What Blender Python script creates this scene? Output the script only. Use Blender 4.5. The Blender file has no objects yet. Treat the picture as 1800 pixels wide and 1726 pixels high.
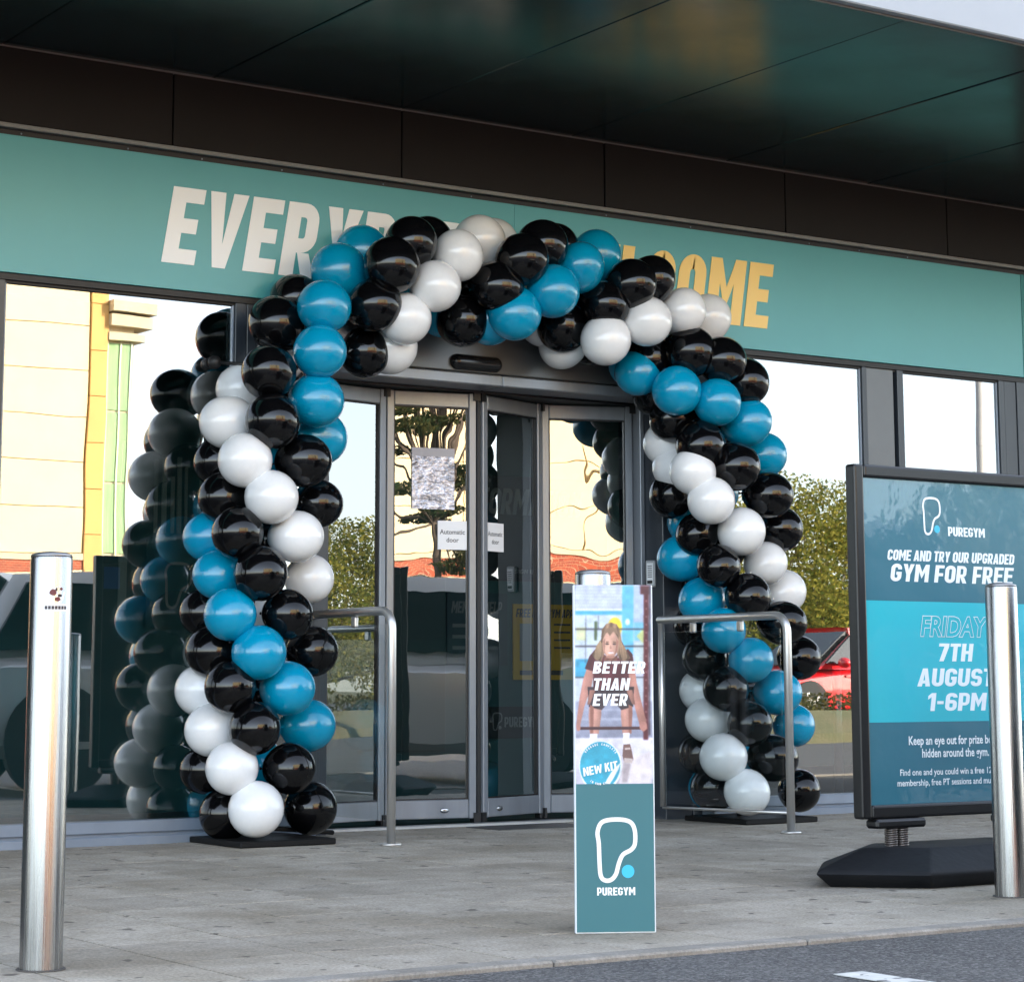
import bpy, bmesh, math, random
from mathutils import Vector, Matrix, noise
R = math.radians
rnd = random.Random(7)
scn = bpy.context.scene
col = scn.collection

# ------------------------------------------------------------------ camera
FPX, CYPX = 3993.03, 611.876            # focal length and principal point, in photograph pixels (1800 wide)
yaw, pitch, roll = R(33.963), R(8.5023), R(-0.1679)
fw = Vector((math.sin(yaw)*math.cos(pitch), math.cos(yaw)*math.cos(pitch), math.sin(pitch)))
rt = Vector((math.cos(yaw), -math.sin(yaw), 0)); up = rt.cross(fw)
rt2 = rt*math.cos(roll)+up*math.sin(roll); up2 = up*math.cos(roll)-rt*math.sin(roll)
cam_d = bpy.data.cameras.new('camera'); cam = bpy.data.objects.new('camera', cam_d); col.objects.link(cam)
cam.matrix_world = Matrix(((rt2.x, up2.x, -fw.x, 0), (rt2.y, up2.y, -fw.y, -10.05), (rt2.z, up2.z, -fw.z, .7387), (0, 0, 0, 1)))
cam_d.sensor_fit = 'HORIZONTAL'; cam_d.sensor_width = 36; cam_d.lens = FPX/1800*36
cam_d.shift_y = -(863-CYPX)/1800
cam_d.clip_end = 2000; cam_d.clip_start = .05
scn.camera = cam

# ------------------------------------------------------------------ sky, sun, exposure
SUN_EL, SUN_AZ = R(22), R(38)           # sun stands behind the building: its front lies in shade
wd = bpy.data.worlds.new('World'); scn.world = wd; wd.use_nodes = True
nt = wd.node_tree; sk = nt.nodes.new('ShaderNodeTexSky'); sk.sky_type = 'NISHITA'; sk.sun_disc = False
sk.sun_elevation = SUN_EL; sk.sun_rotation = SUN_AZ; sk.air_density = 1.0; sk.dust_density = .8; sk.ozone_density = 2.5
hs = nt.nodes.new('ShaderNodeHueSaturation'); hs.inputs['Saturation'].default_value = .5; hs.inputs['Value'].default_value = 1.05   # thin milky summer haze
nt.links.new(sk.outputs[0], hs.inputs['Color']); nt.links.new(hs.outputs[0], nt.nodes['Background'].inputs[0]); nt.nodes['Background'].inputs[1].default_value = .14
sun_d = bpy.data.lights.new('sun', 'SUN'); sun_d.energy = 3.0; sun_d.angle = R(.5); sun_d.color = (1, .87, .7)
sun = bpy.data.objects.new('sun', sun_d); col.objects.link(sun)
sv = Vector((math.sin(SUN_AZ)*math.cos(SUN_EL), math.cos(SUN_AZ)*math.cos(SUN_EL), math.sin(SUN_EL)))
sun.rotation_euler = sv.to_track_quat('Z', 'Y').to_euler(); sun.location = (0, 0, 30)
scn.view_settings.view_transform = 'Standard'; scn.view_settings.look = 'None'
scn.view_settings.exposure = 2.68; scn.view_settings.gamma = 1; scn.view_settings.use_curve_mapping = False
scn.render.engine = 'CYCLES'
cy = scn.cycles
cy.use_denoising = True; cy.max_bounces = 10; cy.transparent_max_bounces = 16; cy.glossy_bounces = 6; cy.caustics_reflective = False; cy.caustics_refractive = False
cy.sample_clamp_indirect = 6

# ------------------------------------------------------------------ materials
MATS = {}
def lin(r, g, b):                        # sRGB 0..255 -> linear
    return tuple(((c/255+.055)/1.055)**2.4 if c > 10 else c/255/12.92 for c in (r, g, b))
def mat(name, base, rough=.5, metal=0., var=0., scale=8., bump=0., bscale=60., spec=.5, coat=0., crough=.05, stretch=None, rvar=0., dirt=None):
    if name in MATS: return MATS[name]
    m = bpy.data.materials.new(name); m.use_nodes = True; MATS[name] = m
    n, l = m.node_tree.nodes, m.node_tree.links; p = n['Principled BSDF']
    p.inputs['Base Color'].default_value = (*base, 1); p.inputs['Roughness'].default_value = rough
    p.inputs['Metallic'].default_value = metal; p.inputs['Specular IOR Level'].default_value = spec
    p.inputs['Coat Weight'].default_value = coat; p.inputs['Coat Roughness'].default_value = crough
    tc = n.new('ShaderNodeTexCoord'); vec = tc.outputs['Object']
    if stretch:
        mp = n.new('ShaderNodeMapping'); mp.inputs['Scale'].default_value = stretch
        l.new(vec, mp.inputs[0]); vec = mp.outputs[0]
    if var or rvar:
        nz = n.new('ShaderNodeTexNoise'); nz.inputs['Scale'].default_value = scale; nz.inputs['Detail'].default_value = 6; nz.inputs['Roughness'].default_value = .65
        l.new(vec, nz.inputs['Vector'])
        if var:
            rp = n.new('ShaderNodeMapRange'); rp.inputs[1].default_value = .3; rp.inputs[2].default_value = .7
            rp.inputs[3].default_value = 1-var; rp.inputs[4].default_value = 1+var; l.new(nz.outputs['Fac'], rp.inputs[0])
            mx = n.new('ShaderNodeMix'); mx.data_type = 'RGBA'; mx.blend_type = 'MULTIPLY'; mx.inputs['Factor'].default_value = 1
            mx.inputs['A'].default_value = (*base, 1); l.new(rp.outputs[0], mx.inputs['B'])
            out = mx.outputs['Result']
            if dirt:
                n2 = n.new('ShaderNodeTexNoise'); n2.inputs['Scale'].default_value = dirt[1]; n2.inputs['Detail'].default_value = 8; n2.inputs['Roughness'].default_value = .7
                l.new(vec, n2.inputs['Vector'])
                r2 = n.new('ShaderNodeMapRange'); r2.inputs[1].default_value = .52; r2.inputs[2].default_value = .72; r2.inputs[3].default_value = 0; r2.inputs[4].default_value = dirt[2]
                l.new(n2.outputs['Fac'], r2.inputs[0])
                m2 = n.new('ShaderNodeMix'); m2.data_type = 'RGBA'; l.new(r2.outputs[0], m2.inputs['Factor']); l.new(out, m2.inputs['A']); m2.inputs['B'].default_value = (*dirt[0], 1)
                out = m2.outputs['Result']
            l.new(out, p.inputs['Base Color'])
        if rvar:
            r3 = n.new('ShaderNodeMapRange'); r3.inputs[1].default_value = .3; r3.inputs[2].default_value = .7; r3.inputs[3].default_value = max(.01, rough-rvar); r3.inputs[4].default_value = rough+rvar
            l.new(nz.outputs['Fac'], r3.inputs[0]); l.new(r3.outputs[0], p.inputs['Roughness'])
    if bump:
        nb = n.new('ShaderNodeTexNoise'); nb.inputs['Scale'].default_value = bscale; nb.inputs['Detail'].default_value = 4; l.new(vec, nb.inputs['Vector'])
        b = n.new('ShaderNodeBump'); b.inputs['Strength'].default_value = 1; b.inputs['Distance'].default_value = bump; l.new(nb.outputs['Fac'], b.inputs['Height']); l.new(b.outputs[0], p.inputs['Normal'])
        if coat: l.new(b.outputs[0], p.inputs['Coat Normal'])
    return m

def glass(name, refl=.3, tint=(.62, .68, .67), wave=.0, wscale=1.2):
    if name in MATS: return MATS[name]
    m = bpy.data.materials.new(name); m.use_nodes = True; MATS[name] = m
    n, l = m.node_tree.nodes, m.node_tree.links; n.clear()
    o = n.new('ShaderNodeOutputMaterial'); mx = n.new('ShaderNodeMixShader'); tr = n.new('ShaderNodeBsdfTransparent'); gl = n.new('ShaderNodeBsdfGlossy')
    tr.inputs[0].default_value = (*tint, 1); gl.inputs['Roughness'].default_value = 0; gl.inputs[0].default_value = (1, 1, 1, 1)
    fr = n.new('ShaderNodeLayerWeight'); fr.inputs[0].default_value = .5        # Schlick falloff, the same from both sides
    pw = n.new('ShaderNodeMath'); pw.operation = 'POWER'; pw.inputs[1].default_value = 5; l.new(fr.outputs['Facing'], pw.inputs[0])
    mr = n.new('ShaderNodeMapRange'); mr.inputs[1].default_value = 0; mr.inputs[2].default_value = 1; mr.inputs[3].default_value = refl; mr.inputs[4].default_value = 1
    l.new(pw.outputs[0], mr.inputs[0]); l.new(mr.outputs[0], mx.inputs[0]); l.new(tr.outputs[0], mx.inputs[1]); l.new(gl.outputs[0], mx.inputs[2]); l.new(mx.outputs[0], o.inputs[0])
    if wave:
        tc = n.new('ShaderNodeTexCoord'); nz = n.new('ShaderNodeTexNoise'); nz.inputs['Scale'].default_value = wscale; nz.inputs['Detail'].default_value = 1.5
        b = n.new('ShaderNodeBump'); b.inputs['Distance'].default_value = wave; b.inputs['Strength'].default_value = 1
        l.new(tc.outputs['Object'], nz.inputs['Vector']); l.new(nz.outputs['Fac'], b.inputs['Height']); l.new(b.outputs[0], gl.inputs['Normal'])
    return m

def vcol_mat(name, rough=.5, coat=0., bump=0., bscale=5., crough=.05):
    if name in MATS: return MATS[name]
    m = mat(name, (1, 1, 1), rough, bump=bump, bscale=bscale, coat=coat, crough=crough)
    n, l = m.node_tree.nodes, m.node_tree.links
    a = n.new('ShaderNodeVertexColor'); a.layer_name = 'Col'; l.new(a.outputs[0], n['Principled BSDF'].inputs['Base Color'])
    return m

# ------------------------------------------------------------------ mesh helpers
def tag(o, label=None, cat=None, group=None, kind=None):
    if label: o['label'] = label
    if cat: o['category'] = cat
    if group: o['group'] = group
    if kind: o['kind'] = kind
    return o
def empty(name, loc=(0, 0, 0), rz=0, rx=0, ry=0, parent=None):
    o = bpy.data.objects.new(name, None); col.objects.link(o); o.location = loc; o.rotation_euler = (rx, ry, rz); o.empty_display_size = .1
    if parent: o.parent = parent
    return o
class MB:
    def __init__(s): s.bm = bmesh.new(); s.mi = 0
    def _tagfaces(s, before):
        for f in s.bm.faces:
            if f.index == -1 or f.index >= before: pass
    def face(s, pts, smooth=False):
        f = s.bm.faces.new([s.bm.verts.new(p) for p in pts]); f.material_index = s.mi; f.smooth = smooth; return f
    def box(s, x0, y0, z0, x1, y1, z1, b=0., seg=1):
        if b > 0:
            t = bmesh.new(); bmesh.ops.create_cube(t, size=1)
            for v in t.verts: v.co = Vector(((x0+x1)/2+v.co.x*(x1-x0), (y0+y1)/2+v.co.y*(y1-y0), (z0+z1)/2+v.co.z*(z1-z0)))
            bmesh.ops.bevel(t, geom=list(t.edges), offset=min(b, .45*min(abs(x1-x0), abs(y1-y0), abs(z1-z0))), segments=seg, affect='EDGES', profile=.5)
            s.merge(t); return s
        v = [s.bm.verts.new(p) for p in ((x0, y0, z0), (x1, y0, z0), (x1, y1, z0), (x0, y1, z0), (x0, y0, z1), (x1, y0, z1), (x1, y1, z1), (x0, y1, z1))]
        for q in ((0, 3, 2, 1), (4, 5, 6, 7), (0, 1, 5, 4), (1, 2, 6, 5), (2, 3, 7, 6), (3, 0, 4, 7)):
            f = s.bm.faces.new([v[i] for i in q]); f.material_index = s.mi
        return s
    def merge(s, t, M=None, smooth=False):
        mp = {}
        for v in t.verts: mp[v] = s.bm.verts.new(M @ v.co if M else v.co)
        for f in t.faces:
            g = s.bm.faces.new([mp[v] for v in f.verts]); g.material_index = s.mi; g.smooth = smooth or f.smooth
        t.free(); return s
    def prism(s, pts, axis, a, b):          # polygon pts (2d) swept along axis from a to b
        def P(u, v, w): return {'x': (w, u, v), 'y': (u, w, v), 'z': (u, v, w)}[axis]
        A = [s.bm.verts.new(P(u, v, a)) for u, v in pts]; B = [s.bm.verts.new(P(u, v, b)) for u, v in pts]; n = len(pts)
        fs = [s.bm.faces.new(A), s.bm.faces.new(B[::-1])]
        for i in range(n): fs.append(s.bm.faces.new((A[i], B[i], B[(i+1) % n], A[(i+1) % n])))
        for f in fs: f.material_index = s.mi
        return s
    def tube(s, path, r, n=12, caps=True, closed=False):
        path = [Vector(p) for p in path]; rings = []; N = len(path)
        rr = r if isinstance(r, (list, tuple)) else [r]*N
        ref = None
        for i, p in enumerate(path):
            if closed: t = (path[(i+1) % N]-path[i-1]).normalized()
            else: t = (path[min(i+1, N-1)]-path[max(i-1, 0)]).normalized()
            if ref is None:
                ref = Vector((0, 0, 1)) if abs(t.z) < .9 else Vector((1, 0, 0))
            u = t.cross(ref).normalized(); w = u.cross(t).normalized(); ref = w
            rings.append([s.bm.verts.new(p+rr[i]*(math.cos(2*math.pi*k/n)*u+math.sin(2*math.pi*k/n)*w)) for k in range(n)])
        for i in range(N if closed else N-1):
            a, b = rings[i], rings[(i+1) % N]
            for k in range(n):
                f = s.bm.faces.new((a[k], a[(k+1) % n], b[(k+1) % n], b[k])); f.smooth = True; f.material_index = s.mi
        if caps and not closed:
            for q in (rings[0][::-1], rings[-1]): f = s.bm.faces.new(q); f.material_index = s.mi
        return s
    def lathe(s, prof, cx=0, cy_=0, n=24, cap=True):    # prof: (radius, z)
        rings = [[s.bm.verts.new((cx+r*math.cos(2*math.pi*k/n), cy_+r*math.sin(2*math.pi*k/n), z)) for k in range(n)] for r, z in prof]
        for a, b in zip(rings, rings[1:]):
            for k in range(n):
                f = s.bm.faces.new((a[k], a[(k+1) % n], b[(k+1) % n], b[k])); f.smooth = True; f.material_index = s.mi
        if cap:
            for q in (rings[0][::-1], rings[-1]): f = s.bm.faces.new(q); f.material_index = s.mi
        return s
    def build(s, name, m, parent=None, loc=(0, 0, 0), rz=0, label=None, cat=None, group=None, kind=None, normals=True, sharp=None):
        if normals: bmesh.ops.recalc_face_normals(s.bm, faces=s.bm.faces)
        me = bpy.data.meshes.new(name); s.bm.to_mesh(me); s.bm.free()
        for x in (m if isinstance(m, (list, tuple)) else [m]): me.materials.append(x)
        if sharp is not None: me.set_sharp_from_angle(angle=R(sharp))
        o = bpy.data.objects.new(name, me); col.objects.link(o); o.location = loc; o.rotation_euler = (0, 0, rz)
        if parent: o.parent = parent
        return tag(o, label, cat, group, kind)
def box(name, m, dims, parent=None, b=.003, **k): return MB().box(*dims, b=b).build(name, m, parent, **k)

# ------------------------------------------------------------------ lettering: a bold condensed block face, plus the built-in face for small print
def arc(cx, cy_, r, a0, a1, n=6): return [(cx+r*math.cos(R(a0+(a1-a0)*i/n)), cy_+r*math.sin(R(a0+(a1-a0)*i/n))) for i in range(n+1)]
def ribbon(path, t, closed=False):
    n = len(path); L = []; Q = []
    for i in range(n):
        a = path[i-1] if (i or closed) else path[i]; b = path[(i+1) % n] if (i < n-1 or closed) else path[i]
        dx, dy = b[0]-a[0], b[1]-a[1]; d = math.hypot(dx, dy) or 1; nx, ny = -dy/d, dx/d
        p = path[i]; L.append((p[0]+nx*t/2, p[1]+ny*t/2)); Q.append((p[0]-nx*t/2, p[1]-ny*t/2))
    return [(L[i], L[(i+1) % n], Q[(i+1) % n], Q[i]) for i in range(n if closed else n-1)]
def rc(a, b, c, d): return [(a, b), (c, b), (c, d), (a, d)]
GT = .2
def glyph(c, t=GT):
    w = .56; h = t/2; r = .2; m = t*.86
    if c == 'E': return .5, [rc(0, 0, t, 1), rc(t, 0, .5, m), rc(t, .5-m/2, .45, .5+m/2), rc(t, 1-m, .5, 1)]
    if c == 'F': return .48, [rc(0, 0, t, 1), rc(t, .46-m/2, .44, .46+m/2), rc(t, 1-m, .48, 1)]
    if c == 'L': return .46, [rc(0, 0, t, 1), rc(t, 0, .46, m)]
    if c == 'T': return .52, [rc(.26-h, 0, .26+h, 1-m), rc(0, 1-m, .52, 1)]
    if c == 'H': return w, [rc(0, 0, t, 1), rc(w-t, 0, w, 1), rc(t, .5-m/2, w-t, .5+m/2)]
    if c == 'I': return t, [rc(0, 0, t, 1)]
    if c == '-': return .34, [rc(.02, .38, .32, .38+m)]
    if c == '.': return t, [rc(0, 0, t, t)]
    if c == 'N': return .6, [rc(0, 0, t, 1), rc(.6-t, 0, .6, 1), [(t, 1), (t, .62), (.6-t, 0), (.6-t, .38)]]
    if c == 'M': return .74, [rc(0, 0, t, 1), rc(.74-t, 0, .74, 1), [(t, 1), (t, .62), (.37, .2), (.37, .56)], [(.74-t, 1), (.37, .56), (.37, .2), (.74-t, .62)]]
    if c == 'V': return .6, [[(0, 1), (t*1.05, 1), (.3, .3), (.3, 0), (.2, 0)], [(.6, 1), (.4, 0), (.3, 0), (.3, .3), (.6-t*1.05, 1)]]
    if c == 'A': return .6, [[(0, 0), (t*1.05, 0), (.26, .3), (.3, .72), (.3, 1), (.19, 1)][0:2]+[(.3, .72), (.3, 1), (.19, 1)], [(.6, 0), (.41, 1), (.3, 1), (.3, .72), (.6-t*1.05, 0)], [(.235, .16), (.365, .16), (.333, .34), (.267, .34)]]
    if c == 'W': return .86, [[(0, 1), (t, 1), (.25, .34), (.29, 0), (.13, 0)], [(.25, .34), (.35, .85), (.43, .85), (.43, .56), (.29, 0)], [(.43, .85), (.51, .85), (.61, .34), (.57, 0), (.43, .56)], [(.86, 1), (.73, 0), (.57, 0), (.61, .34), (.86-t, 1)]]
    if c == 'Y': return .58, [rc(.29-h, 0, .29+h, .4), [(0, 1), (t*1.05, 1), (.29, .62), (.29, .4), (.29-h, .4)], [(.58, 1), (.29+h, .4), (.29, .4), (.29, .62), (.58-t*1.05, 1)]]
    if c == 'K': return .58, [rc(0, 0, t, 1), [(t, .62), (t, .36), (.58-.02, 1), (.34, 1)], [(t+.055, .47), (.36, 0), (.6, 0), (.33, .62)]]
    if c == '7': return .5, [rc(0, 1-m, .5, 1), [(.27, 1-m), (.5, 1-m), (.29, 0), (.08, 0)]]
    if c == '1': return .36, [rc(.36-t, 0, .36, 1), [(.36-t, 1), (0, .84), (0, .64), (.36-t, .78)]]
    O = lambda x0, x1, y0, y1, q: arc(x1-q, y1-q, q, 0, 90)+arc(x0+q, y1-q, q, 90, 180)+arc(x0+q, y0+q, q, 180, 270)+arc(x1-q, y0+q, q, 270, 360)
    if c == 'O': return w, ribbon(O(h, w-h, h, 1-h, .17), t, True)
    if c == 'D': return w, [rc(0, 0, t, 1)]+ribbon([(t, 1-h)]+arc(w-h-.17, 1-h-.17, .17, 90, 0)+arc(w-h-.17, h+.17, .17, 0, -90)+[(t, h)], t)
    if c == 'P': return .54, [rc(0, 0, t, 1)]+ribbon([(t, 1-m/2)]+arc(.54-h-.14, 1-m/2-.14, .14, 90, 0)+arc(.54-h-.14, .38+.14+m/2-m/2, .14, 0, -90)+[(t, .38)], m)
    if c == 'R': return .57, [rc(0, 0, t, 1)]+ribbon([(t, 1-m/2)]+arc(.54-h-.14, 1-m/2-.14, .14, 90, 0)+arc(.54-h-.14, .42+.14, .14, 0, -90)+[(t, .42)], m)+[[(t+.02, .42-m/2), (.36, 0), (.57, 0), (.43, .42-m/2)]]
    if c == 'B': return .56, [rc(0, 0, t, 1)]+ribbon([(t, 1-m/2)]+arc(.53-h-.12, 1-m/2-.12, .12, 90, 0)+arc(.53-h-.12, .585+.12, .12, 0, -90)+[(t, .585)], m)+ribbon([(t, .585-m+.001+.17-.17)]+[(.56-h-.12, .585-m)]+arc(.56-h-.12, .585-m-.12, .12, 90, 0)[1:]+arc(.56-h-.12, m/2+.12, .12, 0, -90)+[(t, m/2)], m)
    if c == 'U': return w, ribbon([(h, 1), (h, h+.17)]+arc(h+.17, h+.17, .17, 180, 270)+arc(w-h-.17, h+.17, .17, 270, 360)+[(w-h, 1)], t)
    if c == 'C': return .54, ribbon([(.54-h, .66), (.54-h, 1-h-.17)]+arc(.54-h-.17, 1-h-.17, .17, 0, 90)+arc(h+.17, 1-h-.17, .17, 90, 180)+arc(h+.17, h+.17, .17, 180, 270)+arc(.54-h-.17, h+.17, .17, 270, 360)+[(.54-h, .34)], t)
    if c == 'G': return .56, ribbon([(.56-h, .68), (.56-h, 1-h-.17)]+arc(.56-h-.17, 1-h-.17, .17, 0, 90)+arc(h+.17, 1-h-.17, .17, 90, 180)+arc(h+.17, h+.17, .17, 180, 270)+arc(.56-h-.17, h+.17, .17, 270, 360)+[(.56-h, .54)], t)+[rc(.29, .54-m, .56-t, .54)]
    if c == 'S': return .54, ribbon([(.54-h, .72), (.54-h, 1-h-.14)]+arc(.54-h-.14, 1-h-.14, .14, 0, 90)+arc(h+.14, 1-h-.14, .14, 90, 180)+arc(h+.13, .5+.13, .13, 180, 250)+arc(.54-h-.13, .5-.13, .13, 70, 0)+arc(.54-h-.14, h+.14, .14, 360, 270)+arc(h+.14, h+.14, .14, 270, 180)+[(h, .28)], t*.95)
    if c == '6': return w, ribbon([(w-h, .74), (w-h, 1-h-.15)]+arc(w-h-.15, 1-h-.15, .15, 0, 90)+arc(h+.15, 1-h-.15, .15, 90, 180)+arc(h+.15, h+.15, .15, 180, 270)+arc(w-h-.15, h+.15, .15, 270, 360)+arc(w-h-.12, .6-m/2-.12, .12, 0, 90)+[(t, .6-m/2)], t*.96)
    if c == '2': return .52, ribbon([(h, .68), (h, 1-h-.14)]+arc(h+.14, 1-h-.14, .14, 180, 90)+arc(.52-h-.14, 1-h-.14, .14, 90, 0)+[(.52-h, .62), (.18, m+.02)], t)+[rc(0, 0, .52, m)]
    return .3, []
def lettering(name, s, m, parent, x, y, z, height, width, shear=.2, thick=.0012, wt=GT, gap=.075, align='L', rot=0, each=False, label=None):
    """block capitals on the plane y (front face towards -y), lower-left corner at (x, z); width None = natural"""
    X = 0; gl = []
    for c in s:
        if c == ' ': X += .26; continue
        w, polys = glyph(c, wt); gl.append((c, X, polys)); X += w+gap
    tot = X-gap; sx = (width/tot if width else height)
    if align == 'C': x -= tot*sx/2
    out = None
    mbs = []
    mb = MB()
    cr, sr = math.cos(rot), math.sin(rot)
    for c, gx, polys in gl:
        for P in polys:
            q = []
            for u, v in P:
                U = (gx+u)*sx+shear*v*height; V = v*height
                q.append((x+U*cr-V*sr, y, z+U*sr+V*cr))
            try:
                A = [mb.bm.verts.new(p) for p in q]; B = [mb.bm.verts.new((p[0], p[1]+thick, p[2])) for p in q]
                mb.bm.faces.new(A); n = len(A)
                for i in range(n): mb.bm.faces.new((A[i], A[(i+1) % n], B[(i+1) % n], B[i]))
            except ValueError: pass
        if each: mbs.append(mb); mb = MB()
    if each: return [b.build(name, m, parent) for b in mbs]
    return mb.build(name, m, parent, label=label)
def small_text(name, s, m, parent, x, y, z, height, width=None, bold=.0, shear=0., align='L', rot=0., outline=0., spacing=1.):
    cu = bpy.data.curves.new('tmp_text', 'FONT'); cu.body = s; cu.offset = bold; cu.shear = shear; cu.align_x = 'CENTER' if align == 'C' else 'LEFT'; cu.resolution_u = 3; cu.space_character = spacing
    if outline: cu.fill_mode = 'NONE'; cu.bevel_depth = outline; cu.bevel_resolution = 0
    o = bpy.data.objects.new('tmp_text', cu); col.objects.link(o)
    dg = bpy.context.evaluated_depsgraph_get(); me = bpy.data.meshes.new_from_object(o.evaluated_get(dg))
    bpy.data.objects.remove(o); bpy.data.curves.remove(cu)
    xs = [v.co.x for v in me.vertices]; w = max(xs)-min(xs); k = height/.72
    kx = (width/w) if width else k
    cr, sr = math.cos(rot), math.sin(rot)
    for v in me.vertices:
        U, V = v.co.x*kx, v.co.y*k
        v.co = (x+U*cr-V*sr, y-v.co.z*k, z+U*sr+V*cr)
    bm = bmesh.new(); bm.from_mesh(me); bm.normal_update()
    for f in bm.faces:
        if f.normal.y > 0: f.normal_flip()
    bm.to_mesh(me); bm.free(); me.name = name
    me.materials.clear(); me.materials.append(m)
    ob = bpy.data.objects.new(name, me); col.objects.link(ob); ob.parent = parent
    return ob
def smooth_closed(pts, n=6):
    out = []; N = len(pts)
    for i in range(N):
        p0, p1, p2, p3 = pts[i-1], pts[i], pts[(i+1) % N], pts[(i+2) % N]
        for k in range(n):
            t = k/n
            out.append(tuple(.5*(2*p1[j]+(p2[j]-p0[j])*t+(2*p0[j]-5*p1[j]+4*p2[j]-p3[j])*t*t+(3*p1[j]-p0[j]-3*p2[j]+p3[j])*t**3) for j in (0, 1)))
    return out
LOGO = [(.02, .62), (.0, .8), (.06, .95), (.2, 1.0), (.42, 1.0), (.56, .95), (.62, .82), (.62, .62), (.56, .52), (.42, .44), (.35, .3), (.3, .13), (.22, .04), (.12, .03), (.05, .1), (.03, .3)]
def logo(parent, x, y, z, h, m, mdot, t=.075, dot=True):
    mb = MB()
    for q in ribbon(smooth_closed(LOGO, 5), t, True): mb.face([(x+u*h, y, z+v*h) for u, v in q])
    mb.build('logo_outline', m, parent)
    if dot:
        mb = MB(); mb.face([(x+(.5+.105*math.cos(2*math.pi*k/28))*h, y, z+(.17+.105*math.sin(2*math.pi*k/28))*h) for k in range(28)]); mb.build('logo_dot', mdot, parent)

# ================================================================== THE SETTING
def world_pos_mat(name, c1, c2, scale, rough, bump, bscale, spots=None, rand=.0, patch=None, speck=None, grain=None):
    m = bpy.data.materials.new(name); m.use_nodes = True; MATS[name] = m
    n, l = m.node_tree.nodes, m.node_tree.links; p = n['Principled BSDF']; p.inputs['Roughness'].default_value = rough
    g = n.new('ShaderNodeNewGeometry'); P = g.outputs['Position']
    def nz(s, d=6, ro=.6):
        q = n.new('ShaderNodeTexNoise'); q.inputs['Scale'].default_value = s; q.inputs['Detail'].default_value = d; q.inputs['Roughness'].default_value = ro; l.new(P, q.inputs['Vector']); return q.outputs['Fac']
    def mr(v, a, b, c, d):
        q = n.new('ShaderNodeMapRange'); l.new(v, q.inputs[0])
        for i, x in enumerate((a, b, c, d)): q.inputs[i+1].default_value = x
        return q.outputs[0]
    def mix(f, A, B, bt='MIX'):
        q = n.new('ShaderNodeMix'); q.data_type = 'RGBA'; q.blend_type = bt
        if isinstance(f, float): q.inputs['Factor'].default_value = f
        else: l.new(f, q.inputs['Factor'])
        for k, v in (('A', A), ('B', B)):
            if isinstance(v, tuple): q.inputs[k].default_value = (*v, 1)
            else: l.new(v, q.inputs[k])
        return q.outputs['Result']
    c = mix(mr(nz(scale), .35, .65, 0, 1), c1, c2)
    if rand:
        oi = n.new('ShaderNodeObjectInfo'); c = mix(1.0, c, mr(oi.outputs['Random'], 0, 1, 1-rand, 1+rand), 'MULTIPLY')
    if patch: c = mix(mr(nz(patch[1], 4), .48, .66, 0, patch[2]), c, patch[0])
    if grain: c = mix(1.0, c, mr(nz(grain[0], 3, .7), .3, .7, 1-grain[1], 1+grain[1]), 'MULTIPLY')
    if spots: c = mix(mr(nz(spots[1], 2, .5), spots[3], spots[3]+.05, 0, spots[2]), c, spots[0])
    if speck:
        v = n.new('ShaderNodeTexVoronoi'); v.inputs['Scale'].default_value = speck[1]; l.new(P, v.inputs['Vector'])
        sp = n.new('ShaderNodeSeparateColor'); l.new(v.outputs['Color'], sp.inputs[0])
        c = mix(mr(sp.outputs[0], .45, 1, 0, speck[2]), c, speck[0])
    l.new(c, p.inputs['Base Color'])
    b = n.new('ShaderNodeBump'); b.inputs['Distance'].default_value = bump; b.inputs['Strength'].default_value = 1
    if speck:
        l.new(v.outputs['Distance'], b.inputs['Height']); b.invert = True
    else: l.new(nz(bscale, 4), b.inputs['Height'])
    l.new(b.outputs[0], p.inputs['Normal'])
    return m
M_slab = world_pos_mat('slab_concrete', (.3, .268, .218), (.4, .362, .305), 5, .85, .002, 160, spots=((.07, .06, .05), 11, .8, .655), rand=.13, patch=((.2, .168, .12), .9, .7), grain=(95, .34))
M_joint = world_pos_mat('joint_sand', (.045, .042, .038), (.09, .083, .075), 30, .95, .002, 200)
M_asph = world_pos_mat('asphalt', (.05, .05, .052), (.075, .074, .074), 3, .85, .006, 60, speck=((.24, .235, .23), 120, .7), patch=((.035, .035, .036), .8, .65), grain=(45, .3))
M_kerb = world_pos_mat('kerb_concrete', (.22, .205, .18), (.29, .272, .245), 9, .85, .001, 150, patch=((.15, .135, .115), 2.3, .7), grain=(110, .25))
M_grass = world_pos_mat('dry_grass', (.15, .125, .07), (.1, .105, .05), 1.5, .95, .03, 20)
M_line = world_pos_mat('road_paint', (.5, .5, .48), (.66, .66, .63), 14, .7, .001, 120, spots=((.12, .12, .12), 22, .8, .6))

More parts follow.
